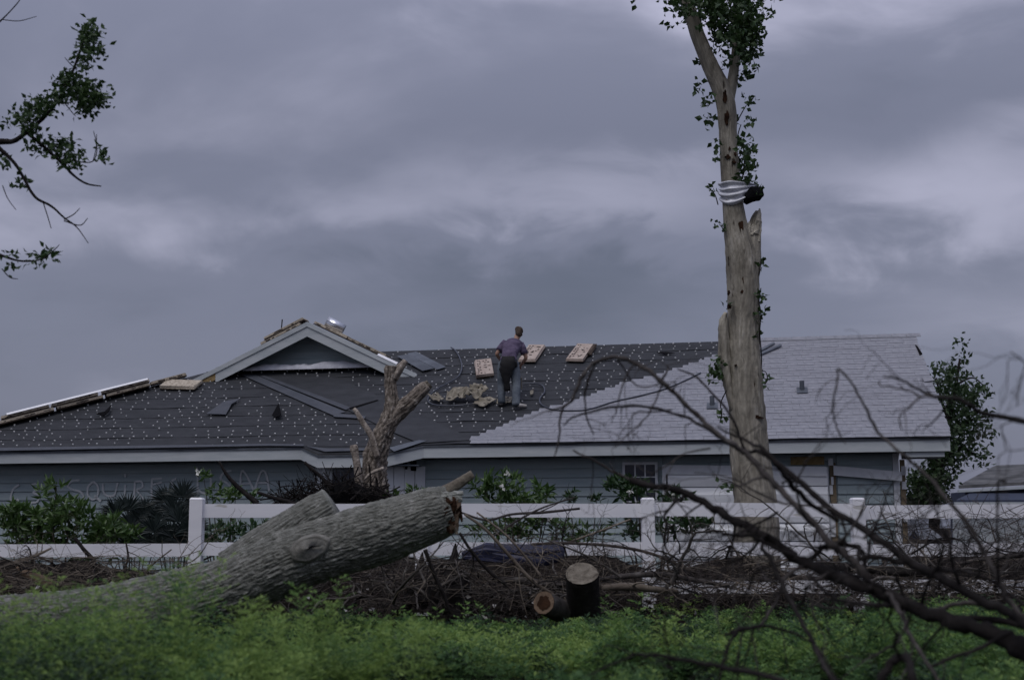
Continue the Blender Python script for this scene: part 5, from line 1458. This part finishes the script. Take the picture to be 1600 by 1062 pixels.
leafy_tree('leafy_tree', 'leafy dark green tree rising behind the right end of the house', (1455, 900), [[(1455, 950, 10), (1458, 850, 9), (1465, 750, 8), (1475, 680, 6), (1490, 620, 4), (1500, 560, 1.5)], [(1465, 740, 5), (1445, 690, 4), (1425, 640, 2)], [(1475, 690, 5), (1510, 660, 3), (1540, 650, 1.5)], [(1470, 720, 4), (1500, 700, 3), (1530, 715, 1.5)], [(1480, 660, 3), (1470, 620, 2), (1462, 590, 1)], [(1495, 600, 2), (1520, 590, 1.2), (1540, 605, .8)]],
    [(1450, 760, 32, 34, 190), (1430, 780, 26, 26, 70), (1478, 700, 38, 34, 140), (1510, 668, 36, 30, 85), (1490, 630, 40, 32, 100), (1480, 590, 32, 22, 60), (1520, 610, 28, 22, 22), (1525, 712, 20, 12, 14), (1502, 560, 8, 12, 4), (1505, 533, 6, 4, 3), (1550, 682, 8, 6, 3), (1480, 735, 24, 24, 36), (1500, 645, 48, 60, 40)], 33, m_leaftree, .155, .085, 6, 1.6)
leafy_tree('side_tree', 'leafy tree at the left picture edge whose limbs reach into the sky', (-190, 960),
    [[(-190, 1010, 60), (-200, 700, 50), (-180, 400, 40), (-150, 150, 34), (-160, -150, 24)], [(-170, 330, 22), (-90, 260, 12), (-10, 224, 6), (20, 221, 4.2), (40, 208, 3.6), (62, 190, 3), (85, 165, 2.6), (110, 120, 2.2), (125, 80, 1.8), (135, 50, 1)],
     [(42, 208, 2.6), (60, 222, 2.6), (80, 240, 2.6), (100, 258, 2.4), (115, 274, 2), (135, 287, 1.6), (158, 291, 1)], [(-20, 215, 4), (8, 240, 3), (25, 258, 2.6), (38, 280, 2.4), (55, 308, 2.2), (80, 322, 1.8), (100, 340, 1.4), (120, 355, 1), (138, 380, .5)],
     [(100, 343, 1), (115, 335, .9), (125, 325, .6)], [(100, 345, 1), (125, 352, .9), (137, 341, .6)], [(68, 318, .9), (75, 340, .8), (80, 357, .6)], [(-40, 380, 3), (5, 400, 2), (35, 408, 1.5), (65, 405, 1.2), (85, 390, .8), (93, 382, .5)],
     [(145, 253, .7), (150, 232, .7), (151, 210, .6)], [(105, 250, 1), (140, 254, .9), (150, 243, .9), (151, 225, .7), (146, 205, .6)], [(-30, 60, 3), (4, 30, 1.2), (25, 8, .9), (35, -6, .6)], [(4, 31, .8), (30, 33, .7), (57, 26, .5)],
     [(3, 420, .8), (15, 433, .8), (28, 436, .5)], [(4, 290, .8), (12, 310, .7), (25, 328, .5)], [(100, 160, .8), (112, 175, .7), (118, 182, .5)], [(120, 110, .8), (108, 98, .7), (101, 90, .5)]],
    [(138, 48, 14, 10, 22), (135, 72, 16, 12, 22), (152, 82, 14, 6, 8), (130, 95, 10, 8, 10), (110, 130, 24, 15, 34), (145, 152, 20, 18, 34), (125, 150, 22, 14, 26), (85, 150, 18, 10, 16), (65, 165, 22, 12, 22), (45, 182, 16, 10, 14), (30, 186, 8, 10, 7), (50, 202, 12, 8, 8), (135, 172, 10, 8, 8), (100, 235, 24, 14, 26), (108, 255, 18, 10, 16), (75, 225, 12, 8, 7), (50, 228, 10, 5, 5), (154, 245, 8, 5, 5), (30, 286, 8, 6, 4), (5, 250, 8, 8, 6), (60, 405, 14, 5, 7), (78, 396, 6, 6, 4), (15, 405, 9, 4, 4), (2, 190, 4, 6, 3)], 10, m_vine, .062, .034, 6, .25, m=m_darkbark)

# ------------------------------------------------------------------ neighbour house
NY = 48.0
nb = thing('neighbour_house', 'distant house with torn grey roof at the right picture edge', 'house', (*P(1620, 860, NY)[:2], 0))
A_ = P(1500, 759, NY); B_ = P(1560, 731, NY + 5)
def nbx(x, y, Y=NY): return P(x, y, Y)
part('roof', MB().prism([nbx(1498, 763), nbx(1760, 749), nbx(1760, 724, NY + 5), nbx(1556, 731, NY + 5)], (0, .02, .12)), m_nroof, nb)
part('gable_trim', MB().prism([nbx(1498, 765), nbx(1700, 753), nbx(1700, 758), nbx(1498, 769)], (0, .15, 0)), m_fascia, nb)
wl = part('wall', MB().prism([nbx(1508, 768, NY + .5), nbx(1760, 755, NY + .5), nbx(1760, 905, NY + .5), nbx(1508, 905, NY + .5)], (0, 1.6, 0)), m_nwall, nb)
for i, (x0, x1) in enumerate(((1552, 1562), (1570, 1590))):
    part('window', MB().prism([nbx(x0, 764, NY + .44), nbx(x1, 763, NY + .44), nbx(x1, 783, NY + .44), nbx(x0, 783, NY + .44)], (0, .04, 0)), m_glass, nb)
part('porch_roof', MB().prism([nbx(1494, 785, NY - 1.5), nbx(1700, 785, NY - 1.5), nbx(1700, 772, NY + .4), nbx(1520, 772, NY + .4)], (0, .0, .1)), m_nwall, nb)
part('porch_fascia', MB().prism([nbx(1492, 784, NY - 1.6), nbx(1700, 784, NY - 1.6), nbx(1700, 792, NY - 1.6), nbx(1492, 792, NY - 1.6)], (0, .1, 0)), m_fascia, nb)
part('porch_wall', MB().prism([nbx(1490, 793, NY - 1.3), nbx(1700, 793, NY - 1.3), nbx(1700, 905, NY - 1.3), nbx(1490, 905, NY - 1.3)], (0, .1, 0)), m_fascia, nb)
# leaning white wreckage behind the right rails
a = thing('collapsed_awning', 'collapsed pale awning panel seen between the rails right of the house', 'awning', P(1430, 880, 25.5))
part('panel', MB().prism([P(1412, 812, 25.5), P(1432, 810, 25.5), P(1478, 842, 25.5), P(1412, 842, 25.5)], (0, .15, 0)), m_door, a)
part('dark_opening', MB().prism([P(1420, 842, 25.4), P(1429, 828, 25.4), P(1436, 842, 25.4)], (0, .05, 0)), m_nwall, a)

# ------------------------------------------------------------------ fallen bare crown in the right foreground
fb = thing('fallen_branches', 'dark bare fallen tree crown with tangled limbs in the right foreground', 'fallen tree', (*P(1640, 1060, 5)[:2], 0))
limbs = [
 ([(1720, 1075, 34, 4.7), (1640, 1035, 27, 4.8), (1600, 1010, 22, 4.9), (1543, 988, 17, 5), (1490, 968, 15, 5.1), (1441, 950, 14, 5.2), (1390, 932, 13.5, 5.3), (1338, 910, 12.5, 5.4), (1263, 880, 11, 5.6), (1220, 850, 10, 5.7), (1168, 822, 9.5, 5.8), (1134, 803, 9, 5.9), (1100, 783, 8, 6), (1060, 765, 7, 6.1), (1024, 756, 6, 6.2), (988, 749, 7, 6.3)], 'd'),
 ([(1640, 1010, 15, 4.7), (1600, 970, 11, 4.8), (1577, 957, 10, 4.9), (1526, 934, 9, 5), (1458, 893, 8.5, 5.2), (1427, 880, 7.5, 5.3), (1373, 842, 7, 5.4), (1304, 795, 6.5, 5.6), (1253, 757, 6, 5.7), (1212, 722, 5, 5.8), (1185, 704, 4, 5.9), (1163, 695, 3, 6), (1143, 652, 2.6, 6), (1115, 615, 2.2, 6.1), (1086, 590, 2, 6.2), (1058, 576, 1.4, 6.2)], 'd'),
 ([(1359, 918, 8, 5.35), (1345, 891, 8, 5.35), (1318, 862, 7.5, 5.4), (1294, 843, 7, 5.4), (1270, 816, 7, 5.5), (1236, 781, 6.5, 5.5), (1205, 748, 6.5, 5.6), (1171, 714, 6, 5.7), (1148, 697, 6, 5.7), (1123, 678, 5.5, 5.7), (1092, 649, 5, 5.8), (1058, 615, 4.5, 5.8), (1035, 593, 5, 5.8), (999, 568, 5, 5.9), (965, 561, 4.5, 5.9), (928, 568, 4, 6), (905, 590, 4, 6), (892, 620, 3.4, 6), (880, 642, 2.6, 6), (875, 680, 2, 6), (866, 715, 1.4, 6)], 'g'),
 ([(1148, 697, 4, 5.7), (1112, 675, 3.4, 5.7), (1075, 652, 3, 5.8), (1013, 641, 2.8, 5.8), (970, 637, 2.6, 5.9), (928, 641, 2.2, 5.9), (895, 650, 1.8, 5.9), (880, 665, 1.4, 6)], 'd'),
 ([(1310, 812, 4, 5.45), (1258, 776, 5, 5.4), (1225, 738, 5, 5.3), (1195, 706, 4, 5.3), (1160, 685, 2.6, 5.4), (1120, 668, 1.8, 5.4)], 'd'),
 ([(1620, 985, 7, 4.6), (1585, 945, 6, 4.7), (1560, 911, 5.2, 4.7), (1536, 860, 4.6, 4.8), (1492, 795, 4, 4.8), (1441, 737, 3.6, 4.9), (1407, 704, 3.4, 4.9), (1375, 678, 3, 5), (1352, 638, 2.6, 5), (1336, 601, 2.4, 5), (1321, 580, 2.2, 5), (1312, 576, 2.1, 5), (1306, 592, 2, 5), (1302, 621, 1.9, 5), (1303, 655, 1.7, 5.1), (1310, 680, 1.5, 5.1), (1321, 693, 1, 5.1)], 'g'),
 ([(1760, 720, 12, 4.4), (1680, 685, 9, 4.5), (1600, 660, 6.5, 4.6), (1539, 638, 5.5, 4.7), (1497, 624, 5, 4.7), (1460, 618, 4, 4.8), (1426, 602, 3, 4.8), (1400, 591, 2.4, 4.8), (1380, 588, 1.6, 4.8)], 'd'),
 ([(1460, 619, 2.6, 4.8), (1437, 620, 2.2, 4.8), (1420, 638, 1.9, 4.8), (1409, 652, 1.7, 4.8), (1410, 672, 1.2, 4.8)], 'g'),
 ([(1440, 620, 2, 4.8), (1420, 612, 1.8, 4.9), (1400, 606, 1.6, 4.9), (1378, 602, 1.5, 4.9), (1375, 594, 1.2, 4.9)], 'g'),
 ([(1640, 590, 2, 4.0), (1600, 563, 1.6, 4.0), (1580, 549, 1.2, 4.0)], 'g'), ([(1592, 560, 1.2, 4.0), (1574, 565, 1, 4.0), (1572, 600, .9, 4.0), (1568, 628, .8, 4)], 'g'), ([(1603, 568, 1.3, 4.0), (1596, 600, 1.1, 4.0), (1589, 635, .9, 4)], 'g'),
 ([(1640, 655, 1.8, 4.2), (1600, 656, 1.6, 4.2), (1566, 662, 1.6, 4.2), (1566, 680, 1.4, 4.2), (1573, 702, 1.2, 4.2)], 'g'), ([(1600, 702, 1.2, 4.1), (1575, 708, 1.1, 4.1), (1558, 715, 1, 4.1), (1558, 745, .8, 4.1)], 'g'),
 ([(1700, 1120, 9, 4.2), (1500, 1090, 8, 4.2), (1300, 1078, 7.5, 4.3), (1200, 1059, 6, 4.3), (1126, 1041, 5.2, 4.4), (1075, 1030, 4.6, 4.4), (1027, 1023, 4, 4.4), (990, 1027, 3.4, 4.5), (956, 1038, 2.6, 4.5), (918, 1056, 1.6, 4.5)], 'd'),
 ([(1192, 838, 3, 5.75), (1196, 855, 4.5, 5.6), (1202, 875, 4.5, 5.5), (1219, 911, 5, 5.4), (1246, 956, 5, 5.2), (1270, 1003, 5, 5), (1300, 1056, 5, 4.8), (1320, 1100, 5, 4.7)], 'd'),
 ([(1270, 1003, 3, 5), (1236, 988, 3, 5), (1189, 982, 4, 5), (1155, 986, 5, 5), (1130, 992, 2.4, 5)], 'd'),
 ([(1152, 988, 3, 5), (1135, 1020, 2.6, 4.9), (1122, 1062, 2.4, 4.8), (1118, 1090, 2, 4.8)], 'd'), ([(1160, 988, 2.4, 5), (1158, 1030, 2, 4.9), (1150, 1070, 1.6, 4.9)], 'd'), ([(1175, 988, 2.2, 5), (1182, 1030, 2, 4.9), (1184, 1070, 1.6, 4.9)], 'd'),
 ([(1127, 990, 1.6, 5), (1120, 970, 1.4, 5), (1117, 940, 1.3, 5.1), (1121, 915, 1, 5.1)], 'g'),
 ([(1384, 925, 3, 5.3), (1395, 938, 5, 5.15), (1408, 960, 4.6, 5), (1424, 996, 4.2, 4.9), (1454, 1041, 4, 4.8), (1480, 1090, 4, 4.7)], 'g'), ([(1580, 985, 4, 4.8), (1536, 1007, 4, 4.8), (1495, 1025, 3.6, 4.8), (1454, 1042, 3, 4.8)], 'd'),
 ([(1366, 1090, 9, 4.4), (1375, 1056, 9, 4.4), (1396, 1030, 9, 4.4), (1412, 1026, 9, 4.4), (1424, 1050, 9, 4.3), (1428, 1090, 9, 4.3)], 'd'),
 ([(1660, 990, 9, 5.2), (1577, 969, 7, 5.3), (1520, 966, 6, 5.4), (1475, 962, 5.5, 5.4), (1440, 955, 5, 5.4)], 'd'), ([(1560, 945, 6, 5.3), (1500, 942, 5, 5.4), (1450, 948, 4.5, 5.4), (1390, 942, 4, 5.5), (1330, 944, 4, 5.6), (1295, 928, 3.4, 5.6), (1265, 895, 3, 5.7)], 'g'),
 ([(1458, 893, 5, 5.2), (1500, 890, 4.4, 5.2), (1535, 900, 4, 5.1), (1570, 925, 3.6, 5.1), (1620, 960, 3.4, 5)], 'd'),
 ([(1410, 880, 5, 5.3), (1370, 870, 5.5, 5.4), (1345, 872, 5, 5.4), (1338, 850, 5, 5.5), (1310, 845, 5, 5.5), (1280, 855, 5, 5.6), (1262, 880, 5, 5.6)], 'd'),
 ([(1300, 850, 3.4, 5.5), (1345, 858, 4, 5.5), (1350, 895, 5, 5.4), (1362, 920, 6, 5.3)], 'd'),
 ([(1255, 885, 4, 5.6), (1225, 905, 3.6, 5.5), (1215, 935, 3.4, 5.5), (1196, 960, 3, 5.4), (1185, 985, 2.6, 5.3)], 'g'),
 ([(1304, 795, 2.6, 5.6), (1265, 790, 2.4, 5.6), (1225, 785, 2.2, 5.7), (1180, 765, 1.8, 5.8), (1150, 752, 1.6, 5.8), (1120, 742, 1.2, 5.9), (1085, 738, 1, 5.9)], 'g'),
 ([(1236, 863, 5, 5.7), (1200, 838, 4, 5.7), (1180, 852, 3, 5.8), (1160, 870, 2.6, 5.8), (1140, 880, 2.2, 5.8)], 'd'),
 ([(1075, 771, 3.4, 6.1), (1055, 785, 3, 6), (1042, 805, 2.6, 6), (1040, 830, 2.4, 6), (1036, 855, 2, 6), (1036, 870, 2, 6)], 'd'),
 ([(1168, 826, 2.6, 5.8), (1145, 835, 2.4, 5.8), (1143, 860, 2.2, 5.8), (1135, 885, 2, 5.8), (1120, 905, 1.6, 5.8)], 'd'),
 ([(1560, 910, 3, 4.7), (1558, 860, 2.6, 4.6), (1562, 800, 2.4, 4.6), (1560, 757, 2.6, 4.6), (1572, 752, 3, 4.6)], 'd'),
 ([(988, 750, 3, 6.3), (960, 738, 3, 6.3), (930, 722, 2.4, 6.3), (895, 704, 1.8, 6.3)], 'g'),
 ([(930, 570, 2.6, 6), (916, 600, 2.6, 6), (918, 640, 1.8, 6), (927, 680, 1.2, 6)], 'd'),
 ([(990, 570, 2, 5.9), (975, 600, 1.6, 5.9), (962, 645, 1.2, 5.9)], 'g'), ([(1035, 600, 2, 5.8), (1010, 645, 1.6, 5.8), (980, 680, 1.2, 5.8), (960, 700, 1, 5.8)], 'g'),
 ([(965, 562, 1.8, 5.9), (1000, 600, 1.4, 6), (1030, 600, 1.2, 6)], 'g'), ([(1035, 593, 3, 5.8), (1040, 578, 2.2, 5.8), (1042, 570, 1.2, 5.8)], 'g'),
]
for pl, c in limbs:
    a = np.array(pl, float); a[:, 2] *= .80
    a[1:-1, :2] += rng.normal(0, 2.0, (len(a) - 2, 2))
    pts, rad = pxline(a, 5, 9)
    m_ = len(pts)
    w = np.stack([np.arange(m_) * .45, np.full(m_, a[0, 0] * .11), np.full(m_, a[0, 1] * .07)], 1)
    off = np.stack([vnoise(w) - .5, vnoise(w + 9) - .5, vnoise(w + 23) - .5], 1) * np.clip(rad * .8 + .005, 0, .016)[:, None]
    pts = pts + off
    rad = rad * (1 + .22 * (vnoise(w * 2.1 + 3) - .5) * 2)
    mt = m_darkbark if c == 'd' else m_greybark
    if rad.max() > .012:
        v, f = trunk_mesh(pts, rad, 14, .10, 3, 14, .10, seed=a[0, 0] * .3)
    else:
        v, f = tube(pts, rad, 6, True, .08)
    part('limb', (v, f), mt, fb, smooth=True)
    ns_ = 2 if m_ > 50 else 1
    runs = []
    for _ in range(ns_ * 2):
        i = int(rng.integers(m_ // 4, m_ - 1)); d = pts[min(i + 1, m_ - 1)] - pts[i - 1]; d /= np.linalg.norm(d) + 1e-9
        low = pts[i][2] < CZ + .12
        d = d * .6 + unit(1)[0] * .75 + [0, 0, -.2]
        crooked(pts[i], d, (.16 + .42 * rng.random()) * (1.0 if low else .55), min(.007, rad[i] * .55), 2 if low else 1, runs, .55, .35)
    V, Q = runs_mesh(runs, 4)
    part('twig_spray', (V, [tuple(q) for q in Q]), mt, fb, smooth=True, kind='stuff')
# a web of fine crooked twigs thrown out between the big limbs
for (x, y, Y, dx, dz, ln, r) in ((1240, 868, 5.6, -1, .2, .55, .010), (1300, 890, 5.5, -.7, -.5, .5, .009), (1180, 830, 5.8, -.6, -.6, .5, .008), (1340, 905, 5.4, .3, .8, .45, .009), (1390, 925, 5.3, -.8, .5, .5, .008), (1440, 945, 5.2, .2, .9, .45, .008), (1270, 820, 5.5, -.9, .1, .5, .007), (1215, 800, 5.6, -.8, -.4, .45, .007), (1150, 812, 5.9, -.5, -.8, .45, .007), (1100, 785, 6, -.6, -.8, .4, .006), (1060, 768, 6.1, .1, -1, .4, .006), (1500, 920, 5.1, -.3, .8, .5, .008), (1460, 890, 5.2, .5, .6, .45, .007), (1350, 840, 5.4, .6, .3, .45, .007), (1530, 860, 4.8, .8, .2, .4, .006), (1560, 900, 4.7, .5, .7, .45, .006), (1480, 965, 5.1, -.6, -.5, .4, .007), (1330, 940, 5.3, -.5, -.4, .4, .007), (1250, 950, 5.2, .7, .3, .4, .006), (1110, 700, 5.7, -.8, -.3, .45, .006), (1050, 640, 5.8, -.8, -.4, .4, .005), (1220, 905, 5.5, -.9, 0, .45, .007), (1290, 860, 5.5, .8, .3, .4, .007), (1400, 900, 5.3, .4, -.6, .4, .007)):
    runs = crooked(P(x, y, Y), [dx, rng.normal(0, .5), dz], ln, r, 2, [], .5, .2)
    V, Q = runs_mesh(runs, 4)
    part('twig_spray', (V, [tuple(q) for q in Q]), m_darkbark if rng.random() < .6 else m_greybark, fb, smooth=True, kind='stuff')

# ------------------------------------------------------------------ weeds
def weeds(name, label, spots, mats, leaf=(.03, .011), fronds=9, per=7, stems=5, flen=.11):
    """feathery weeds: fronds of paired leaflets up leaning stems; spots (x, y, height)"""
    P0 = []; D = []; Ln = []; Wd = []; MI = []; SV = []; SQ = []
    so = 0
    pr = [.32, .26, .22, .20]
    for (x, y, h) in spots:
        if name[0] == 't': pm = rng.choice(len(mats), p=pr)
        else:                                   # light and dark leaf tones in patches, imitating lit clumps and shaded gaps
            q = vnoise(np.array([[x * 1.7 + 3, y * 1.5 + 8, 6.5]]))[0] + rng.normal(0, .11)
            pm = 3 if q < .36 else (1 if q < .50 else (0 if q < .62 else 2))
        for s in range(stems):
            az = rng.random() * 2 * PI; lean = (.1 + .5 * rng.random()) * (.5 if name[0] == 't' else 1); hh = h * (.45 + .6 * rng.random()) if name[0] != 't' else h * (.8 + .2 * rng.random())
            b = np.array([x + rng.normal(0, .045), y + rng.normal(0, .045), -.04])
            tip = b + np.array([math.cos(az) * lean * hh, math.sin(az) * lean * hh, hh]); mid = (b + tip) / 2 + np.array([0, 0, .1 * hh])
            t = np.linspace(.34 if h > .2 else .18, 1, fronds)
            q = np.outer((1 - t) ** 2, b) + np.outer(2 * t * (1 - t), mid) + np.outer(t * t, tip)
            fa = az + np.arange(fronds) * 2.4 + rng.normal(0, .3, fronds)
            fl_ = flen * (h / .45) ** .4 * (.45 + .75 * np.sin(PI * np.clip(t * .9 + .05, 0, 1))) * (.7 + .5 * rng.random(fronds))
            up = .25 + .75 * t ** 2 + rng.normal(0, .15, fronds)
            fd = np.stack([np.cos(fa), np.sin(fa), up], 1); fd /= np.linalg.norm(fd, axis=1)[:, None]
            u = np.linspace(.12, 1, per)
            base = (q[:, None] + fd[:, None] * (fl_[:, None] * u)[:, :, None] - np.array([0, 0, 1.]) * (fl_[:, None] * u ** 2 * .3)[:, :, None]).reshape(-1, 3)
            k = len(base)
            sd = np.cross(fd, [0, 0, 1.]); sd /= np.linalg.norm(sd, axis=1)[:, None] + 1e-9
            alt = np.where(np.arange(per) % 2 == 0, 1., -1.)
            dirs = (sd[:, None] * alt[None, :, None] * .75 + fd[:, None] * .7).reshape(-1, 3) + unit(k) * .35
            P0.append(base); D.append(dirs)
            sc = (.6 + .7 * rng.random(k)) * np.tile(1.15 - .5 * u, fronds)
            Ln.append(leaf[0] * sc); Wd.append(leaf[1] * sc); MI.append(np.where(rng.random(k) < .86, pm, rng.integers(len(mats), size=k)))
            r = .002
            SV += [b + [r, 0, 0], b + [-r, r, 0], b + [-r, -r, 0], mid + [r, 0, 0], mid + [-r, r, 0], mid + [-r, -r, 0], tip, tip, tip]
            for l in (0, 3):
                for c in range(3): SQ.append((so + l + c, so + l + (c + 1) % 3, so + l + 3 + (c + 1) % 3)); SQ.append((so + l + c, so + l + 3 + (c + 1) % 3, so + l + 3 + c))
            so += 9
    P0 = np.concatenate(P0); D = np.concatenate(D); Ln = np.concatenate(Ln); Wd = np.concatenate(Wd); MI = np.concatenate(MI)
    n = len(P0); D /= np.linalg.norm(D, axis=1)[:, None] + 1e-9
    s = np.cross(D, rng.normal(size=(n, 3)) * .6 + [0, 0, 1.]); s /= np.linalg.norm(s, axis=1)[:, None] + 1e-9
    V = np.stack([P0, P0 + D * Ln[:, None] * .55 + s * Wd[:, None] * .5, P0 + D * Ln[:, None], P0 + D * Ln[:, None] * .55 - s * Wd[:, None] * .5], 1).reshape(-1, 3)
    b = np.arange(n)[:, None] * 4
    Q = np.concatenate([b + np.array([[0, 1, 2]]), b + np.array([[0, 2, 3]])], 1).reshape(-1, 3)
    mi = np.repeat(MI, 2)
    Q = np.concatenate([Q, np.array(SQ) + len(V)]); V = np.concatenate([V, np.array(SV)]); mi = np.concatenate([mi, np.ones(len(SQ), int)])
    o = link(name, fast_mesh(name, V, Q, mats, mi), kind='stuff'); tag(o, label, 'weeds')
    return o
WM_ = [m_weed1, m_weed2, m_weed3, m_weed4]
def topline(px):                       # pixel height of the weed tops across the picture
    return np.interp(px, [0, 150, 270, 330, 420, 520, 600, 700, 820, 950, 1100, 1250, 1400, 1600],
                         [938, 934, 922, 932, 938, 932, 942, 940, 934, 930, 926, 928, 922, 912])
def swell(x, y):                       # clumps and hollows in the growth
    a = vnoise(np.array([[x * 2.3 + 11, y * 2.0 + 3, 1.5]]))[0]; b = vnoise(np.array([[x * 6 + 5, y * 5 + 2, 4.5]]))[0]
    return min(1.12, max(.28, .30 + 1.15 * (a - .22) + .35 * (b - .5)))
def patchy(x, y, lim):
    return vnoise(np.array([[x * 1.5 + 31, y * 1.1 + 7, .5]]))[0] < lim
spots = []
while len(spots) < 1150:
    px = -60 + 1720 * rng.random(); Y = 13.9 - 5.9 * rng.random()
    x = (px - 800) / F * Y
    if patchy(x, Y, .40 if Y < 12.2 else .42): continue
    tz = CZ - (topline(px) + 26 * rng.random() - 825) * Y / F
    h = min(max(tz, .10), .50) * (.70 + .4 * rng.random()) * min(1.05, swell(x, Y) + .15)
    if Y > 9.8 and px < 740 and Y < 12.2: h = min(h, .26)
    if 820 < px < 940 and Y < 12.3: h = min(h, .22)
    spots.append((x, Y, h))
weeds('meadow_weeds', 'green feathery weeds covering the yard up to the fence', spots, WM_, (.042, .014), 10, 7, 5, .12)
spots = []
while len(spots) < 230:
    px = -80 + 1760 * rng.random(); Y = 5.2 + 3.2 * rng.random()
    x = (px - 800) / F * Y
    if patchy(x * 1.7, Y * 1.7, .46): continue
    tl = topline(px) + (2 if px < 580 else 80)
    h = (CZ - (tl + 85 * rng.random() ** 1.3 - 825) * Y / F)
    spots.append((x, Y, min(max(h, .12), .9) * min(1.0, swell(x, Y) + .12)))
tall = []
for px, py, k in ((78, 893, 1), (100, 900, 1), (35, 918, 1), (195, 902, 2), (265, 890, 1), (285, 868, 2), (292, 876, 1), (340, 935, 1), (365, 928, 1), (415, 938, 1), (482, 928, 1), (508, 905, 1), (545, 938, 1), (590, 950, 1), (150, 935, 1), (225, 932, 1), (650, 955, 1)):
    for _ in range(k):
        Y = 6.2 + .9 * rng.random(); tall.append(((px + rng.normal(0, 6) - 800) / F * Y, Y, (CZ - (py + 10 * rng.random() - 825) * Y / F) * 1.08))
weeds('tall_weeds', 'tall blurred yellow-green weed sprigs rising in front of the fallen log', tall, [m_weed3, m_weed1, m_weed3, m_weed2], (.032, .008), 22, 9, 5, .10)
weeds('near_weeds', 'blurred feathery weeds closest to the camera along the bottom', spots, WM_, (.034, .010), 20, 9, 8, .12)
